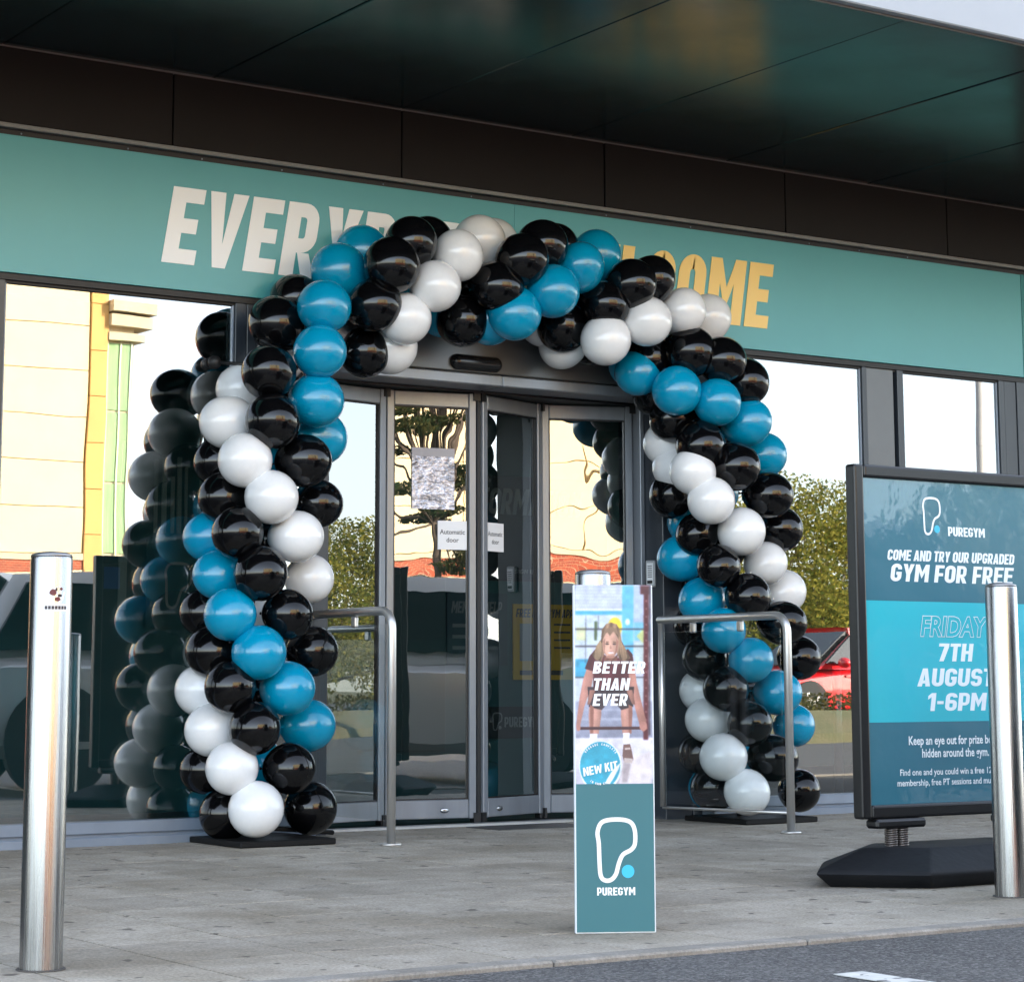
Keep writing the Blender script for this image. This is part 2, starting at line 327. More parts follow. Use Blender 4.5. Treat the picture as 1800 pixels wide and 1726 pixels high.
GZ = lambda y: .02*max(0., min(1., (y+4.7)/4.5))       # the pavement rises slightly towards the doors
box('ground', M_grass, (-400, -500, -.6, 420, 300, -.045), b=0, kind='structure')
box('road', M_asph, (-90, -75, -.3, 110, -4.82, -.014), b=0, kind='structure')
mb = MB()
ys = [-4.72, -.2, 1.0]
for a, b_ in zip(ys, ys[1:]):
    mb.face([(-30, a, GZ(a)-.012), (40, a, GZ(a)-.012), (40, b_, GZ(b_)-.012), (-30, b_, GZ(b_)-.012)])
pave = mb.build('pavement', M_joint, kind='structure')
SW, SD = .402, .46
mb = MB().box(-SW/2+.005, -SD/2+.0018, -.035, SW/2-.005, SD/2-.0018, 0, b=.001); proto = mb.build('paving_slab', M_slab, pave)
slab_me = proto.data; first = True
for i in range(26):
    for j in range(11):
        x = 1.59+SW*(i+.5); y = -4.72+SD*(j+.5)
        if x > 11.2: continue
        if abs(math.atan2(x, y+10.05)-yaw) > R(15.5): continue
        o = proto if first else bpy.data.objects.new('paving_slab', slab_me)
        if not first: col.objects.link(o); o.parent = pave
        first = False
        o.location = (x+rnd.uniform(-.0008, .0008), y, GZ(y)+rnd.uniform(-.0004, .0004)); o.rotation_euler = (math.atan(.02/4.5)+rnd.uniform(-.0006, .0006), rnd.uniform(-.0008, .0008), rnd.uniform(-.002, .002))
mb = MB()
for k in range(-12, 16): mb.box(k*.915+.003, -4.818, -.1, k*.915+.912, -4.722, .0015, b=.006)
mb.build('kerb', M_kerb, kind='structure')
mb = MB()
mb.box(4.15, -9.6, -.012, 4.25, -5.4, -.0095)
for k in (-4, -3, -2, -1, 1, 2, 3): mb.box(4.15+k*2.5, -9.6, -.012, 4.25+k*2.5, -5.4, -.0095)
mb.build('road_marking', M_line, kind='structure')

# ================================================================== THE GYM BUILDING
M_dark = mat('dark_frame_paint', (.03, .037, .048), .34, var=.12, scale=3, rvar=.06)
M_sill = mat('sill_aluminium', (.22, .265, .33), .36, .2, var=.1, scale=4, rvar=.08)
M_alu = mat('door_aluminium', (.25, .27, .3), .36, .3, var=.12, scale=2.5, rvar=.08, stretch=(3, 3, .6))
M_hdr = mat('header_grey', (.12, .125, .13), .33, .2, var=.1, scale=2)
M_black = mat('black_rubber', (.008, .008, .009), .5)
M_brown = mat('brown_cladding', (.009, .0065, .006), .6, spec=.25, var=.15, scale=2)
M_soff = mat('soffit_panel_gloss', (.016, .027, .029), .22, .0, var=.12, scale=1.2, rvar=.05, spec=.75, bump=.0006, bscale=2.2)
M_white = mat('white_cladding', (.36, .385, .42), .5, var=.04, scale=2, bump=.001, bscale=3)
M_grey = mat('grey_trim', (.2, .2, .195), .45, var=.1, scale=4)
M_tealw = mat('interior_teal', (.022, .11, .118), .45, var=.1, scale=1.5)
M_floor = mat('interior_floor', (.035, .036, .04), .35, var=.2, scale=3)
M_ceil = mat('interior_ceiling', (.05, .05, .052), .8)
G_win = glass('window_glass', .31, (.55, .62, .62), wave=.001, wscale=.9)
G_in = glass('window_inner_glass', .1, (.85, .9, .9), wave=.0012, wscale=.8)
G_side = glass('folding_glass_plain', .26, (.5, .57, .58), wave=.002, wscale=1.1)
G_wave = glass('folding_glass_wavy', .34, (.5, .57, .58), wave=.0006, wscale=3.5)
G_calm = glass('folding_glass_calm', .32, (.5, .57, .58), wave=.0022, wscale=2.2)

gym = empty('gym_building', (0, 0, 0)); tag(gym, 'dark grey gym frontage with deep canopy, tall windows and folding glass doors', 'building')
XL, XR = -6., 16.
# canopy: soffit panels, front fascia, roof
sx0 = 4.95-1.105*8
sp = None
for k in range(16):
    x0 = sx0+1.105*k
    if sp is None:
        sp = box('soffit_panel', M_soff, (.004, -2.70, 0, 1.101, -.012, .03), gym, b=.004)
        o = sp
    else: o = bpy.data.objects.new('soffit_panel', sp.data); col.objects.link(o); o.parent = gym
    o.location = (x0, 0, 3.77+rnd.uniform(-.0008, .0008)); o.rotation_euler = (rnd.uniform(-.0012, .0012), rnd.uniform(-.002, .002), 0)
box('soffit_backing', M_black, (XL, -2.70, 3.785, XR, -.005, 3.8), gym, b=0)
for k in range(-2, 6):
    box('canopy_fascia_panel', M_white, (k*3.0-.4, -2.76, 3.762, k*3.0+2.594, -2.71, 4.5), gym, b=.006)
box('canopy_drip_edge', M_grey, (XL, -2.709, 3.755, XR, -2.70, 4.4), gym, b=0)
box('canopy_roof', M_brown, (XL, -2.7, 4.3, XR, 0, 4.36), gym, b=0)
box('soffit_edge_trim', M_grey, (XL, -.016, 3.760, XR, -.004, 3.772), gym, b=0)
fp = None
for k in range(-6, 9):
    x0 = 4.731+1.3235*k
    if fp is None: fp = box('fascia_panel', M_brown, (.004, -.03, 3.392, 1.3195, 0, 3.758), gym, b=.003); o = fp
    else: o = bpy.data.objects.new('fascia_panel', fp.data); col.objects.link(o); o.parent = gym
    o.location = (x0, rnd.uniform(-.002, .002), 0)
box('fascia_bottom_trim', M_grey, (XL, -.045, 3.366, XR, .0, 3.388), gym, b=.003)
box('sign_gap', M_black, (XL, -.004, 2.63, XR, .03, 3.365), gym, b=0)
mb = MB()
for x in (3.95, 4.5, 4.9, 5.35, 5.95, 6.5, 7.4, 8.0, 8.9, 9.3, 9.7): mb.box(x, -.009, 3.347, x+.008, -.002, 3.355, b=.002)
mb.build('fixing_screws', M_sill, gym, kind='stuff')
# wall mass above and behind
box('upper_wall', M_brown, (XL, .03, 3.3, XR, 12, 7.2), gym, b=0)
box('side_wall', M_brown, (XL-.3, 0, -.3, XL, 12, 3.3), gym, b=0); box('side_wall', M_brown, (XR, 0, -.3, XR+.3, 12, 3.3), gym, b=0)
box('back_wall', M_tealw, (XL, 6.0, -.3, XR, 6.3, 3.3), gym, b=0)
box('interior_floor', M_floor, (XL, .42, -.2, XR, 6, .022), gym, b=0)
box('interior_ceiling', M_ceil, (XL, .45, 3.05, XR, 6, 3.3), gym, b=0)
box('lintel', M_brown, (XL, .031, 2.66, XR, .45, 3.3), gym, b=0)

def window(x0, x1, fl=.05, fr_=.05, first=False):
    w = empty('window', (0, 0, 0), parent=gym)
    box('frame', M_dark, (x0-fl, -.015, .13, x0, .075, 2.655), w); box('frame', M_dark, (x1, -.015, .13, x1+fr_, .075, 2.655), w)
    box('bead', M_sill, (x0+.001, .0, .131, x0+.012, .03, 2.63), w, b=.002); box('bead', M_sill, (x1-.012, .0, .131, x1-.001, .03, 2.63), w, b=.002)
    box('frame', M_black, (x0, .0, 2.625, x1, .075, 2.655), w)
    mb = MB(); mb.face([(x0, .01, .13), (x1, .01, .13), (x1, .01, 2.63), (x0, .01, 2.63)]); mb.build('pane', G_win, w)
    mb = MB(); mb.face([(x0, .032, .13), (x1, .032, .13), (x1, .032, 2.63), (x0, .032, 2.63)]); mb.build('pane', G_in, w)
    mb = MB(); mb.box(x0-fl, -.035, .072, x1+fr_, .08, .129, b=.004); mb.box(x0-fl, -.02, .06, x1+fr_, .08, .071); mb.box(x0-fl, -.06, .0, x1+fr_, .08, .061, b=.006)
    mb.build('sill', M_sill, w)
    return w
window(1.9, 3.795, .05, .048)
window(3.895, 5.10, .05, .062)
window(5.22, 5.50, .055, .06)
window(8.14, 9.295, .07, .035)
window(9.63, 10.45, .05, .045)
box('infill_panel', M_hdr, (9.335, -.005, .07, 9.555, .08, 2.655), gym)
box('mullion', M_dark, (10.50, -.012, .02, 10.60, .09, 2.655), gym); box('mullion', M_dark, (10.604, -.02, .02, 10.68, .09, 2.655), gym)
window(10.75, 13.5, .06, .06)
# entrance: columns, header, threshold
box('entrance_column', M_dark, (5.565, -.0, .015, 5.650, .46, 2.655), gym)
box('entrance_column', M_dark, (7.818, .05, .015, 8.0, .46, 2.655), gym); box('entrance_column', M_dark, (8.003, .04, .015, 8.065, .1, 2.655), gym)
box('door_jamb', M_alu, (7.787, .21, .03, 7.816, .31, 2.40), gym); box('door_jamb', M_alu, (5.652, .21, .03, 5.678, .31, 2.40), gym)
box('door_header', M_hdr, (5.652, .04, 2.405, 7.816, .46, 2.655), gym, b=.006)
box('header_trim', M_alu, (5.652, .025, 2.34, 6.725, .24, 2.398), gym, b=.006); box('header_trim', M_alu, (6.728, .025, 2.34, 7.816, .24, 2.398), gym, b=.006)
box('door_track', M_black, (5.652, .242, 2.33, 7.786, .46, 2.40), gym, b=0)
box('threshold', mat('threshold_steel', (.6, .61, .62), .3, .8, var=.1), (5.652, .17, .0, 7.816, .21, .036), gym, b=.004)
box('threshold_mat', M_black, (5.652, .212, .0, 7.816, .5, .028), gym, b=0)
def door_leaf(A, B, gm, lock=None):
    a = Vector(A); b = Vector(B); w = (b-a).length
    d = empty('door_leaf', (a.x, a.y, 0), rz=math.atan2(b.y-a.y, b.x-a.x), parent=gym)
    st = .042
    for x in (0.006, w-st-.006): box('stile', M_alu, (x, -.022, .055, x+st, .022, 2.325), d, b=.004)
    box('top_rail', M_alu, (st+.007, -.02, 2.245, w-st-.007, .02, 2.323), d, b=.004)
    box('bottom_rail', M_alu, (st+.007, -.02, .057, w-st-.007, .02, .155), d, b=.004)
    mb = MB(); x0, x1 = st+.007, w-st-.007
    mb.box(x0, -.012, .156, x0+.006, .012, 2.244); mb.box(x1-.006, -.012, .156, x1, .012, 2.244); mb.box(x0+.006, -.012, 2.238, x1-.006, .012, 2.244); mb.box(x0+.006, -.012, .156, x1-.006, .012, .162)
    mb.build('gasket', M_black, d)
    mb = MB(); mb.face([(x0+.006, 0, .162), (x1-.006, 0, .162), (x1-.006, 0, 2.238), (x0+.006, 0, 2.238)]); mb.build('pane', gm, d)
    if lock is not None:
        mb = MB(); t = bmesh.new(); bmesh.ops.create_uvsphere(t, u_segments=16, v_segments=8, radius=1); mb.merge(t, Matrix.Translation((lock, -.022, .1)) @ Matrix.Diagonal((.026, .008, .014, 1)), True)
        mb.build('lock', mat('lock_steel', (.5, .5, .5), .25, .9), d)
    for x in (.003, w-.003):
        MB().box(x-.02, -.03, 2.285, x+.02, .03, 2.33).build('hinge', M_black, d); MB().box(x-.02, -.03, .03, x+.02, .03, .085).build('hinge', M_black, d)
    return d
YD, DH, XM, XA, XB = .28, .19, 6.73, 5.68, 7.785
h1, h2 = 6.2, 7.275
DL = .1
leaf1 = door_leaf((XA, YD), (h1, YD+DL), G_side)
leaf2 = door_leaf((h1, YD+DL), (XM-.012, YD), G_wave, .34)
leaf3 = door_leaf((XM+.012, YD), (h2, YD+DH), G_calm, .15)
leaf4 = door_leaf((h2, YD+DH), (XB, YD), G_calm)
box('meeting_seal', M_black, (XM-.011, YD-.015, .05, XM+.011, YD+.03, 2.33), gym, b=.003)
# interior partitions
box('partition', M_tealw, (6.75, 2.2, .02, 9.4, 2.3, 3.05), gym, b=0); box('partition', M_tealw, (4.6, 2.4, .02, 6.35, 2.5, 3.05), gym, b=0)
box('partition', M_tealw, (9.3, 2.301, .02, 9.4, 6, 3.05), gym, b=0)
box('wall_panel', mat('interior_teal_dark', (.014, .06, .066), .3), (7.25, 2.17, .35, 7.72, 2.199, 1.56), gym, b=.004)

# sensor over the doors, intercom by the doors
mb = MB(); t = bmesh.new(); bmesh.ops.create_uvsphere(t, u_segments=24, v_segments=12, radius=1)
for v in t.verts: v.co = Vector((v.co.x*.045+(.118 if v.co.x > 0 else -.118), v.co.y*.04, v.co.z*.042))
mb.merge(t, None, True)
sen = mb.build('motion_sensor', mat('sensor_plastic', (.012, .012, .013), .22), None, loc=(6.56, .035, 2.455), label='black capsule motion sensor on the grey header above the glass doors', cat='sensor')
ic = empty('intercom', (7.818, .15, 1.37), rz=R(-62)); tag(ic, 'small grey and white intercom box on the dark door column', 'intercom')
mb = MB().box(-.03, -.03, -.075, .03, 0, .075, b=.008, seg=2); mb.build('case', mat('intercom_case', (.35, .36, .37), .4), ic)
mb = MB().box(-.02, -.034, -.06, .02, -.0301, .06, b=.002); mb.build('face_plate', mat('intercom_plate', (.75, .76, .77), .35), ic)
for k in range(6): MB().box(-.013, -.036, .04-k*.012, .013, -.0345, .044-k*.012).build('button', M_black, ic)
MB().box(-.016, -.0365, -.055, .016, -.0345, -.038).build('lens', M_black, ic)

# the long fascia sign
M_sign = mat('sign_teal', lin(78, 157, 161), .34, var=.03, scale=1.2, bump=.0005, bscale=2.0, coat=.12, crough=.3)
M_signedge = mat('sign_edge_teal', lin(30, 125, 125), .4)
M_lw = mat('sign_letter_white', (.88, .88, .88), .32); M_ly = mat('sign_letter_yellow', lin(246, 206, 112), .32)
sg = empty('fascia_sign', (0, 0, 2.67)); tag(sg, 'long teal sign above the doors reading everybody welcome in white and yellow', 'sign')
for a, b_ in ((0.9, 3.832), (3.834, 6.766), (6.768, 10.66)): box('panel', M_sign, (a, -.03, 0.004, b_, -.005, .664), sg, b=.0015)
box('end_cap', M_signedge, (10.661, -.034, .002, 10.69, -.004, .666), sg, b=.002)
box('bottom_rail', M_black, (0.9, -.024, -.03, 10.69, -.005, .0), sg, b=.001)
lettering('letter', 'EVERYBODY', M_lw, sg, 4.68, -.034, .133, .385, 1.985, shear=.16, thick=.003, wt=.225, each=True)
lettering('letter', 'WELCOME', M_ly, sg, 6.91, -.034, .133, .385, 1.63, shear=.16, thick=.003, wt=.225, each=True)

dc = box('drain_cover', mat('drain_iron', (.055, .053, .05), .6, var=.3, scale=12), (6.55, -.2, .0, 7.15, .12, .0235), None, b=.002, label='dark flat drain cover in the paving in front of the doors', cat='drain cover')

# ================================================================== THE BALLOON ARCH
BAL=[
[4971,-549,190,5069,-91,181,5400,-285,171,4954,-285,158],
[4877,-486,376,5208,-154,375,5174,-486,369,4907,-153,358],
[4879,-285,547,5380,-285,562,4959,-549,557,5048,-91,551],
[4890,-154,731,5160,-486,739,4862,-486,747,5193,-154,738],
[5040,-91,915,4975,-549,904,4881,-285,912,5401,-285,916],
[5195,-153,1088,4856,-486,1080,4894,-154,1100,5156,-486,1085],
[5381,-285,1267,4895,-285,1274,5054,-91,1271,4978,-549,1270],
[5197,-486,1454,4916,-154,1459,5217,-153,1435,4888,-486,1460],
[5030,-549,1630,5081,-91,1624,5424,-285,1635,4919,-285,1641],
[4922,-486,1804,5249,-153,1783,5233,-486,1818,4949,-154,1823],
[4937,-285,2003,5427,-285,1958,5034,-549,1991,5134,-91,1987],
[5079,-134,2190,5298,-486,2116,5042,-486,2231,5340,-153,2114],
[5315,-91,2375,5282,-549,2344,5189,-285,2504,5683,-285,2403],
[5574,-152,2448,5340,-486,2575,5361,-155,2663,5619,-486,2609],
[5832,-285,2444,5538,-285,2800,5644,-91,2695,5682,-549,2805],
[5800,-486,2559,5757,-134,2949,5873,-152,2628,5831,-486,2943],
[5937,-549,2727,6028,-91,2809,6266,-285,2619,6057,-285,3001],
[6112,-486,2909,6233,-152,2675,6345,-486,2776,6209,-155,2976],
[6375,-285,3044,6427,-303,2629,6461,-549,2914,6407,-91,2843],
[6564,-134,3080,6460,-486,2647,6630,-486,3014,6592,-152,2705],
[6753,-91,2857,6657,-549,2770,6851,-285,3061,6899,-285,2644],
[6880,-152,2686,6870,-486,2921,6941,-156,2982,7035,-486,2745],
[6980,-180,2566,7128,-285,3047,7065,-91,2796,7158,-549,2854],
[7040,-486,2556,7264,-156,2895,7179,-152,2605,7340,-486,2903],
[7266,-549,2665,7384,-91,2701,7476,-285,2515,7450,-308,2901],
[7558,-486,2752,7469,-152,2503,7606,-486,2538,7608,-156,2771],
[7890,-285,2772,7405,-285,2431,7768,-549,2496,7670,-91,2544],
[7897,-157,2480,7512,-486,2317,7981,-486,2397,7627,-152,2344],
[7822,-91,2257,7735,-549,2263,8024,-309,2313,7659,-285,2198],
[7706,-151,2073,7992,-486,2174,8004,-157,2119,7670,-486,2030],
[7737,-199,1940,8285,-285,2028,7874,-91,1948,7858,-549,1921],
[7613,-486,1882,8036,-157,1819,7736,-151,1788,8137,-486,1783],
[7685,-549,1728,7908,-91,1651,7803,-285,1570,8391,-285,1617],
[7942,-486,1573,7797,-151,1444,7779,-486,1384,8091,-157,1514],
[8278,-285,1422,7827,-285,1208,7926,-549,1223,7990,-91,1294],
[8541,-134,1275,7807,-486,1040,8221,-486,1085,7884,-151,1071],
[8066,-91,909,7941,-549,882,8509,-285,901,7841,-285,897],
[7923,-150,721,8178,-486,709,8226,-157,722,7816,-486,729],
[7854,-285,564,8461,-285,527,8069,-91,540,7925,-549,545],
[7793,-486,372,8198,-157,344,7898,-150,383,8133,-486,360],
[7897,-549,187,8025,-91,188,7890,-285,199,8489,-285,171]]
CEN=[(5068,181),(5057,366),(5048,551),(5042,734),(5040,915),(5045,1094),(5054,1271),(5067,1447),(5082,1624),(5099,1803),(5134,1986),(5203,2177),(5317,2374),(5468,2555),(5645,2693),(5834,2772),(6028,2807),(6221,2824),(6407,2841),(6585,2855),(6752,2854),(6910,2832),(7064,2794),(7220,2748),(7383,2699),(7537,2635),(7667,2543),(7760,2411),(7818,2255),(7852,2096),(7870,1948),(7883,1803),(7904,1650),(7941,1479),(7986,1293),(8030,1101),(8061,908),(8071,722),(8063,541),(8044,364),(8019,188)]

M_bw = mat('latex_white', (.76, .765, .77), .22, var=.02, scale=6, coat=.35, crough=.06)
M_bb = mat('latex_blue', lin(0, 140, 178), .22, var=.03, scale=6, coat=.35, crough=.07)
M_bk = mat('latex_black', (.0025, .0025, .003), .11, spec=.42)
def balloon_mesh(name, m, seed):
    rr = random.Random(seed); t = bmesh.new(); bmesh.ops.create_uvsphere(t, u_segments=28, v_segments=18, radius=1)
    e = rr.uniform(-.03, .05)
    for v in t.verts:
        z = v.co.z; k = 1+e*.5
        if z < 0: k *= 1-.20*(-z)**2.0          # narrows to the neck, which points at the arch's core
        v.co.x *= k; v.co.y *= k*(1+rr.uniform(-.0, .0)); v.co.z = z*(1.0+.04*(z < 0))
    mb = MB(); mb.merge(t, None, True); mb.lathe([(.05, -1.03), (.028, -1.07), (.03, -1.1), (.07, -1.16)], n=8)
    o = mb.build(name, m); me = o.data; bpy.data.objects.remove(o); return me
bmes = {c: [balloon_mesh('balloon', m, 10*c+s) for s in range(3)] for c, m in enumerate((M_bw, M_bb, M_bk))}
arch = empty('balloon_arch', (6.48, -.335, .02)); tag(arch, 'spiral balloon arch in black, white and blue framing the entrance doors', 'balloon arch')
for k, row in enumerate(BAL):
    cx, cz = CEN[k]
    for i in range(4):
        c = (0, 1, 2, 2)[i]; P = Vector(row[3*i:3*i+3])/1000
        d = (P-Vector((cx/1000, -.335, cz/1000))); d = d.normalized() if d.length > .02 else Vector((0, -1, 0))
        o = bpy.data.objects.new('balloon', bmes[c][(k+i) % 3]); col.objects.link(o); o.parent = arch
        r = (.1235+.0105*min(1, max(0, (P.z-1.3)/1.2)))*rnd.uniform(.95, 1.045)
        if c == 2 and d.y > .3: r *= .97
        o.location = P-Vector(arch.location); o.rotation_mode = 'QUATERNION'
        o.rotation_quaternion = d.to_track_quat('Z', 'Y') @ Matrix.Rotation(rnd.uniform(0, 6.28), 3, 'Z').to_quaternion()
        sq = rnd.uniform(.02, .12)
        o.scale = (r*(1+rnd.uniform(-.02, .025)), r*(1+rnd.uniform(-.02, .025)), r*(1+sq))
L = Vector(arch.location)
M_plate = mat('base_plate_black', (.006, .006, .006), .6, spec=.2, var=.2, scale=5)
for cx in (CEN[0][0]/1000+.03, CEN[-1][0]/1000+.06):
    MB().box(cx-.23-L.x, -.6-L.y, .0, cx+.27-L.x, -.07-L.y, .028, b=.005).build('base_plate', M_plate, arch)
path = [(x/1000-L.x, 0, z/1000-L.z) for x, z in CEN]; path = [(path[0][0], 0, .03)]+path+[(path[-1][0], 0, .03)]
MB().tube(path, .014, 8).build('core_pole', M_plate, arch)
MB().tube([(5.22-L.x, -.25-L.y, .06), (5.62-L.x, -.12-L.y, .02)], .011, 8).build('strut', M_plate, arch)
mb = MB(); t = bmesh.new(); bmesh.ops.create_uvsphere(t, u_segments=14, v_segments=8, radius=.034); mb.merge(t, Matrix.Translation((4.965-L.x, -.06-L.y, 2.325-L.z)), True)
mb.tube([(4.965-L.x, -.02-L.y, 2.325-L.z), (4.965-L.x, .028-L.y, 2.325-L.z)], .03, 12); mb.tube([(4.965-L.x, -.06-L.y, 2.325-L.z), (5.10-L.x, -.25-L.y, 2.30-L.z)], .009, 8)
mb.build('window_clamp', M_black, arch)

# ================================================================== BOLLARDS
def steel(name, lo=.1):
    m = mat(name, (.34, .345, .35), .27, 1., var=.07, rvar=.08, scale=3, stretch=(60, 60, .6), bump=.0005, bscale=5)
    return m
M_steel = steel('brushed_steel'); M_cap = mat('bollard_cap', (.3, .3, .3), .35, .9)
def bollard(x, y, label):
    o = empty('steel_bollard', (x, y, GZ(y)-.002)); tag(o, label, 'bollard', 'steel bollards along the kerb')
    MB().lathe([(.057, 0), (.057, 1.088), (.0555, 1.094)], n=40).build('post', M_steel, o, sharp=30)
    MB().lathe([(.0568, 1.0945), (.055, 1.101), (.04, 1.107), (.012, 1.110)], n=40).build('cap', M_cap, o)
    MB().lathe([(.066, .003), (.0645, .006), (.0575, .006)], n=40, cap=False).build('collar', mat('collar_sealant', (.07, .065, .06), .8), o)
    return o
bollard(2.43, -4.19, 'steel bollard at the left with a sticker near its top')
bollard(4.268, -4.17, 'steel bollard hidden behind the tall narrow teal banner board')
bollard(6.075, -4.19, 'steel bollard at the right standing in front of the poster sign')
# round sticker on the left bollard (abstract blots above a ribbon)
sk_ = empty('sticker', (2.43, -4.19, .985)); tag(sk_, 'small white sticker with dark red marks stuck on the left bollard', 'sticker')
SA = math.atan2(-5.86, -2.43)+R(17)
def wrap(pts, r, z0): return [(r*math.cos(SA+u/.057), r*math.sin(SA+u/.057), z0+v) for u, v in pts]
def blob(cx, cz, a, b, n=14, seed=0, wob=.12):
    q = random.Random(seed); return [(cx+a*(1+q.uniform(-wob, wob))*math.cos(2*math.pi*k/n), cz+b*(1+q.uniform(-wob, wob))*math.sin(2*math.pi*k/n)) for k in range(n)]
mb = MB()
for u0 in range(8):
    mb.face(wrap([(-.036+.009*u0, -.038), (-.027+.009*u0, -.038), (-.027+.009*u0, -.018), (-.036+.009*u0, -.018)], .0574, 0))
mb.face(wrap(blob(0, .005, .024, .024, seed=1), .0574, 0)); mb.build('backing', mat('sticker_white', (.75, .75, .75), .4), sk_)
mb = MB()
for q in (blob(-.011, .012, .009, .009, seed=2), blob(.002, -.006, .008, .006, seed=3), blob(.012, .022, .004, .004, seed=4)): mb.face(wrap(q, .0578, 0))
mb.build('red_marks', mat('sticker_red', lin(95, 30, 40), .4), sk_)
mb = MB()
for u0 in range(7): mb.face(wrap([(-.032+.009*u0, -.033), (-.025+.009*u0, -.033), (-.025+.009*u0, -.024), (-.032+.009*u0, -.024)], .0578, 0))
for q in (blob(.008, .004, .006, .004, seed=6), blob(-.002, .02, .003, .005, seed=7)): mb.face(wrap(q, .0578, 0))
mb.build('dark_marks', mat('sticker_dark', lin(45, 40, 48), .4), sk_)

# ================================================================== HANDRAILS
M_rail = mat('rail_steel', (.6, .59, .57), .38, .85, rvar=.08, scale=6, stretch=(4, 4, 1))
G_rail = glass('rail_glass', .035, (.93, .95, .95))
def handrail(x, y1, y0, label, clips, gate, h=1.085):
    z = GZ(y1); o = empty('handrail', (x, y1, z)); tag(o, label, 'handrail', 'steel handrails either side of the doors')
    D = y0-y1; r = .021
    bend = [(0, .09*(1-math.cos(a)), h-.09+.09*math.sin(a)) for a in [R(q) for q in range(0, 91, 15)]]
    MB().tube([(0, 0, .006)]+bend+[(0, D, h)], r, 14).build('rail', M_rail, o)
    MB().lathe([(.05, .0), (.05, .008), (.047, .011)], n=20).build('floor_flange', M_rail, o)
    if gate:
        MB().tube([(0, D-.015, h), (0, D-.015, .09)], .016, 10).build('wall_post', M_rail, o)
        MB().tube([(0, .02, .10), (0, D-.016, .085)], .008, 8).build('bottom_bar', M_rail, o)
    else: MB().lathe([(.045, 0), (.045, .008)], n=16).build('wall_flange', M_rail, o).location = (0, D-.01, h-.02)
    MB().box(-.004, .05, .11, .004, D-.04, h-.065, b=.002).build('glass_panel', G_rail, o)
    for c in clips: MB().box(-.012, c*D-.02, h-.075, .012, c*D+.02, h-.02, b=.008, seg=2).build('glass_clamp', M_rail, o)
handrail(5.545, -.80, -.02, 'steel handrail left of the doors beside the balloon column', (.45,), False)
handrail(7.63, -1.21, -.15, 'steel handrail with glass panel in front of the right balloon column', (.35, .72), True)

# ================================================================== NARROW BANNER BOARD
bn = empty('banner_board', (4.221, -4.337, GZ(-4.35)), rz=math.atan2(-.115, .218)); tag(bn, 'tall narrow teal board reading better than ever leaning before the middle bollard', 'banner')
BW, BH = .2475, 1.052
box('board', mat('foam_board_white', (.72, .76, .8), .45), (-BW/2, -.012, 0, BW/2, .012, BH), bn, b=.002)
M_pt = mat('print_teal', lin(46, 104, 113), .4, var=.02, scale=3); M_pw = mat('print_white', (.78, .8, .82), .4); M_pc = mat('print_cyan', lin(50, 180, 222), .4); M_pg = None
def bp(x, y):                           # print layout grid -> board surface
    v = 1-(y-97)/1560; xl = 75+22*(y-97)/1570; u = (x-xl)/364
    return (-BW/2+.004+u*(BW-.008), v*BH)
SHAPES = []
def shape(pts, rgb, up_=None): SHAPES.append((pts, rgb, up_))
def ell(cx, cy_, a, b, n=20): return [(cx+a*math.cos(2*math.pi*k/n), cy_+b*math.sin(2*math.pi*k/n)) for k in range(n)]
def rect(x0, y0, x1, y1): return [(x0, y0), (x1, y0), (x1, y1), (x0, y1)]
shape(rect(76, 90, 450, 999), (205, 208, 222))
shape(rect(76, 100, 300, 205), (186, 194, 212))
for k in range(6): shape(rect(78, 112+k*15, 300, 117+k*15), (205, 212, 226))
shape(rect(80, 206, 302, 214), (235, 238, 245)); shape(rect(80, 215, 302, 234), (78, 172, 205))
shape(rect(355, 100, 438, 380), (176, 190, 208)); shape(rect(80, 236, 300, 372), (200, 214, 222)); shape(rect(80, 376, 160, 450), (205, 216, 224))
shape(ell(268, 290, 34, 46), (245, 208, 60)); shape(rect(85, 290, 130, 350), (214, 218, 170)); shape(rect(170, 262, 184, 350), (70, 90, 60))
shape(rect(82, 434, 150, 520), (62, 158, 190)); shape(rect(360, 268, 438, 350), (120, 190, 210)); shape(rect(360, 356, 438, 470), (190, 205, 200))
shape([(370, 330), (400, 300), (425, 330), (400, 362)], (190, 200, 130))
shape(rect(302, 99, 356, 420), (100, 184, 212)); shape(ell(328, 266, 11, 15), (225, 235, 240))
for y in (296, 374, 515): shape(rect(80, y, 425, y+5), (50, 48, 56))
shape(rect(128, 236, 131, 450), (60, 62, 70)); shape(rect(188, 236, 191, 300), (60, 62, 70))
shape(rect(88, 520, 440, 640), (190, 200, 205)); shape(rect(86, 625, 450, 790), (150, 154, 170), 'fade'); shape(rect(88, 700, 440, 712), (168, 172, 186)); shape(rect(88, 660, 440, 668), (168, 172, 186))
shape(rect(86, 790, 452, 999), (208, 204, 212), 'fade'); shape([(300, 900), (440, 850), (440, 995), (290, 995)], (216, 206, 204)); shape([(310, 900), (345, 905), (330, 990), (305, 990)], (170, 158, 158))
shape(rect(405, 140, 428, 800), (84, 30, 38)); shape(rect(388, 100, 430, 140), (84, 40, 48)); shape(rect(430, 99, 437, 780), (60, 50, 60))
for k in range(16): shape(ell(417, 170+k*36, 3, 4, 8), (190, 150, 150))
shape([(138, 470), (172, 482), (158, 560), (125, 650), (104, 742), (88, 738), (92, 690), (104, 600), (118, 530)], (186, 132, 116), 'limb')
shape([(332, 478), (362, 466), (372, 540), (398, 640), (418, 715), (424, 750), (404, 764), (388, 738), (366, 660), (338, 560)], (180, 126, 110), 'limb')
